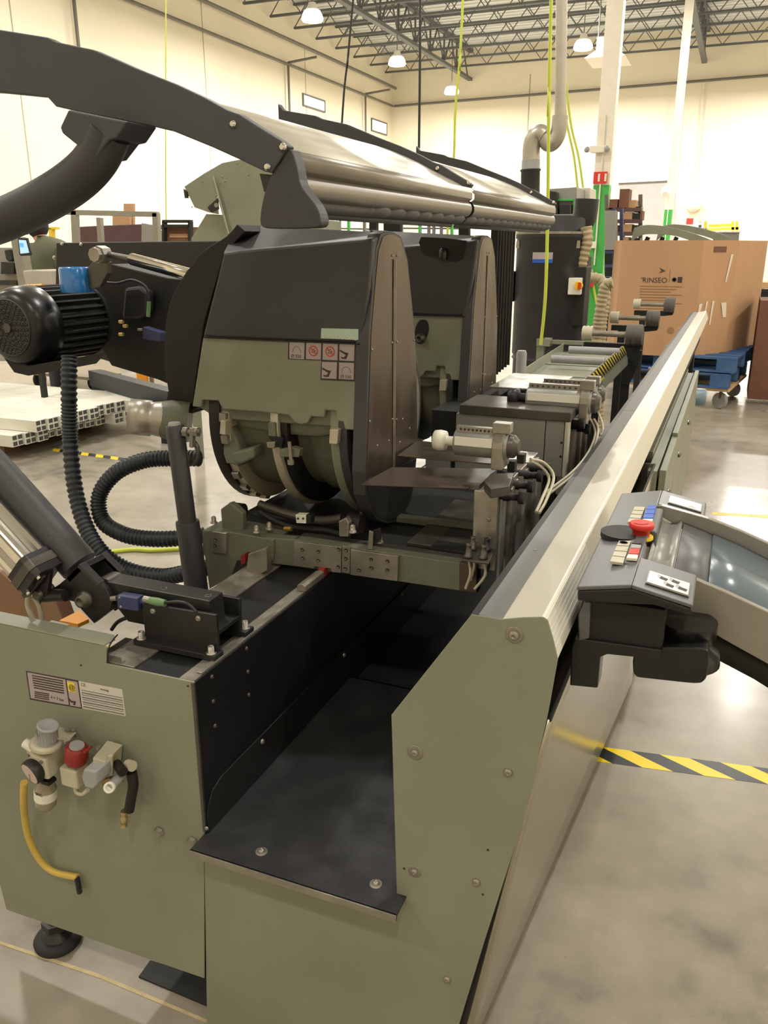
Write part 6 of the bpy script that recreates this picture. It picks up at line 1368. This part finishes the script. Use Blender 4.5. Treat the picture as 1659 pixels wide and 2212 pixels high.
# ================================================================== right background
wbp = thing('white_partition', 'large pale grey board standing before the back wall behind the far column', 'partition', tuple(W(1385, 500, Y=30)))
build(MB().prism([W(a, b, Y=30) for a, b in ((1336, 397), (1460, 391), (1460, 640), (1336, 640))], (0, .1, 0)), 'board', mat('pale_board', (200, 196, 194), .6), wbp)
build(MB().prism([W(a, b, Y=29.95) for a, b in ((1336, 395), (1460, 389), (1460, 392), (1336, 398))], (0, .05, 0)), 'top_edge', M_PIPE, wbp)
rr = thing('carton_rack', 'tall rack crowded with brown cartons right of the near green column', 'rack', tuple(W(1345, 500, Y=12)))
for py in (453, 478, 505, 535, 560): rbar((1308, py), (1385, py), 12, .05, rr, M_MAROON)
for px in (1310, 1345, 1383): rbar((px, 420), (px, 700), 12.3, .05, rr, M_PIPE)
CART = ['tall brown carton topping the crowded rack', 'small carton right of the tall one on the crowded rack', 'dark bin perched at the upper right of the crowded rack', 'carton at the upper left of the crowded rack, beside the green column', 'dark carton in the second row of the crowded rack, middle', 'carton in the second row of the crowded rack, right of middle', 'narrow carton at the right end of the second row of the crowded rack', 'carton in the third row of the crowded rack, middle', 'carton in the third row of the crowded rack, right', 'carton in the third row of the crowded rack, left', 'carton in the bottom visible row of the crowded rack, left', 'carton in the bottom visible row of the crowded rack, right']
for k, (a, b, w2, h2) in enumerate(((1336, 408, 24, 42), (1352, 432, 22, 20), (1368, 446, 16, 12), (1315, 430, 20, 22), (1340, 458, 26, 18), (1360, 460, 22, 16), (1382, 455, 6, 20), (1345, 484, 20, 20), (1362, 486, 20, 18), (1314, 486, 20, 20), (1340, 512, 18, 22), (1360, 514, 22, 20))):
    c0_, c1_ = W(a, b + h2, Y=12), W(a + w2, b, Y=12)
    build(MB().box((c0_.x, 12 + .02 * (k % 3), c0_.z), (c1_.x, 12.3, c1_.z)), 'carton', (M_CARDD, M_CARD, M_BLACK, M_WOODD)[(k * 5 + k // 3) % 4 if k != 2 else 2], label=CART[k], cat='box', group='cartons on the tall rack')
bsh = thing('blue_shelving', 'blue shelving unit between near green column and cardboard box', 'shelving', tuple(W(1318, 560, Y=11)))
build(MB().prism([W(a, b, Y=11) for a, b in ((1306, 455), (1330, 455), (1330, 540), (1306, 540))], (0, .2, 0)), 'grey_cabinet', M_GREYBOX, bsh, .004)
for py in (545, 575, 600, 640): rbar((1306, py), (1345, py), 11, .03, bsh, M_DKBLUE)
for px in (1326, 1342): rbar((px, 450), (px, 700), 11.2, .04, bsh, M_DKBLUE)
build(MB().prism([W(a, b, Y=11.4) for a, b in ((1306, 540), (1345, 540), (1345, 740), (1306, 740))], (0, .1, 0)), 'back', M_BLACK, bsh)
gm = thing('green_curved_machine', 'olive curved machine roof rising behind the cardboard box', 'machine', tuple(W(1450, 520, Y=11.5)))
arc = spline([W(a, b, Y=11.5) for a, b in ((1370, 492), (1395, 486), (1430, 488), (1470, 496), (1510, 508), (1545, 522))], 4); arc2 = spline([W(a, b, Y=11.5) for a, b in ((1525, 540), (1500, 524), (1460, 510), (1420, 506), (1385, 508), (1362, 524))], 4)
build(MB().prism(arc + arc2, (0, .05, 0)), 'curved_rib', M_OLIVE, gm, .003); build(MB().prism([p + V((.25, .7, .02)) for p in arc + arc2], (0, .05, 0)), 'curved_rib', M_OLIVE, gm, .003)
for px in (1372, 1400, 1432, 1462): rbar((px, 512), (px - 14, 540), 11.6, .05, gm, M_BLACKMAT)
rbar((1360, 524), (1540, 530), 11.8, .06, gm, M_BLACKMAT)
wt = thing('work_table', 'light work table with yellow parts before the back wall, far right', 'table', tuple(W(1560, 520, Y=24)))
build(MB().prism([W(a, b, Y=24) for a, b in ((1525, 499), (1600, 499), (1600, 502), (1525, 502))], (0, 1.2, 0)), 'table_top', M_LABW, wt)
build(MB().prism([W(a, b, Y=24.05) for a, b in ((1540, 503), (1597, 503), (1595, 530), (1540, 530))], (0, .8, 0)), 'cabinet', M_PIPE, wt)
for (a, b, c_, d_) in ((1525, 496, 1597, 493), (1530, 488, 1580, 486)): rbar((a, b), (c_, d_), 24.3, .07, wt, M_YEL)
for px in (1524, 1583, 1592): rbar((px, 499), (px, 478), 24.3, .07, wt, M_YEL)
dp = thing('drill_press', 'small white bench drill on the far table', 'drill', tuple(W(1512, 498, Y=24)))
build(MB().prism([W(a, b, Y=24) for a, b in ((1507, 462), (1516, 460), (1516, 480), (1509, 482))], (0, .2, 0)), 'head', M_WHITE, dp, .02); build(MB().lathe(W(1512, 499, Y=24), W(1512, 486, Y=24), [(0, .16), (.4, .14), (.5, .04), (1, .04)], 14), 'base', M_BLACK, dp)
# fittings on the back wall
for (a, b, nm, m_, w2, h2, lb_) in ((1490, 478, 'extinguisher_sign', M_RED, .14, .12, 'small red sign on the back wall left of the bench drill'),):
    p = W(a, b, Y=YB - .02); build(MB().box((p.x - w2, YB - .03, p.z - h2), (p.x + w2, YB, p.z + h2)), nm, m_, wall_back)
p = W(1498, 447, Y=YB - .2); build(MB().lathe(p - V((0, 0, .2)), p + V((0, 0, .15)), [(0, .1), (.5, .35), (1, .3)], 14), 'emergency_light', M_COLW, wall_back)
build(MB().cyl(W(1500, 440, Y=YB - .1), W(1521, 175, Y=YB - .1), .03, 8), 'conduit', M_COLW, wall_back)
build(MB().cyl(W(1448, 480, Y=YB - .3), W(1470, 120, Y=YB - .3), .03, 8), 'conduit', M_COLW, wall_back)
# machine parts behind the collector
bm_ = thing('extraction_unit', 'pale extraction unit with a green framed opening behind the duct', 'machine', tuple(W(1215, 450, Y=9)))
build(MB().prism([W(a, b, Y=9) for a, b in ((1186, 408), (1246, 404), (1246, 560), (1186, 560))], (0, .6, 0)), 'casing', M_GREYBOX, bm_, .004)
for (p0, p1) in (((1200, 432), (1240, 432)), ((1240, 430), (1240, 470))): rbar(p0, p1, 8.95, .02, bm_, M_GREEN)
build(MB().prism([W(a, b, Y=8.9) for a, b in ((1186, 412), (1203, 414), (1205, 470), (1188, 470))], (0, .1, 0)), 'black_bracket', M_BLACK, bm_, .01)
build(MB().prism([W(a, b, Y=8.9) for a, b in ((1208, 440), (1233, 440), (1233, 470), (1208, 470))], (0, .1, 0)), 'motor_box', M_BLACK, bm_, .01)
build(MB().prism([W(a, b, Y=9.5) for a, b in ((1250, 405), (1275, 405), (1275, 445), (1250, 445))], (0, .4, 0)), 'grey_box', M_LABW, bm_, .01)

# legs down to the floor for the racks and machines behind
def legs(t, m, w=.05):
    t_ = wloc(t); X, Y_, Z_ = [], [], []
    for o in t.children:
        if o.type != 'MESH': continue
        for v in o.data.vertices:
            p = t_ + o.location + v.co; X.append(p.x); Y_.append(p.y); Z_.append(p.z)
    z = min(Z_) + .02
    for x in (min(X), max(X) - w):
        for y in (min(Y_), max(max(Y_) - w, min(Y_) + .02)):
            box('leg', (x, y, 0), (x + w, y + w, z), m, t, .002)
for t, m in ((wt, M_PIPE), (bm_, M_PIPE), (cb, M_PIPE), (sg_, M_OLIVE), (br_, M_BLACKMAT), (wp_, M_PIPE), (mbn, M_PIPE), (yj, M_YEL), (rk, M_CONSTEEL), (rr, M_PIPE), (bsh, M_DKBLUE), (rc_, M_PIPE), (gm, M_OLIVE)):
    legs(t, m)
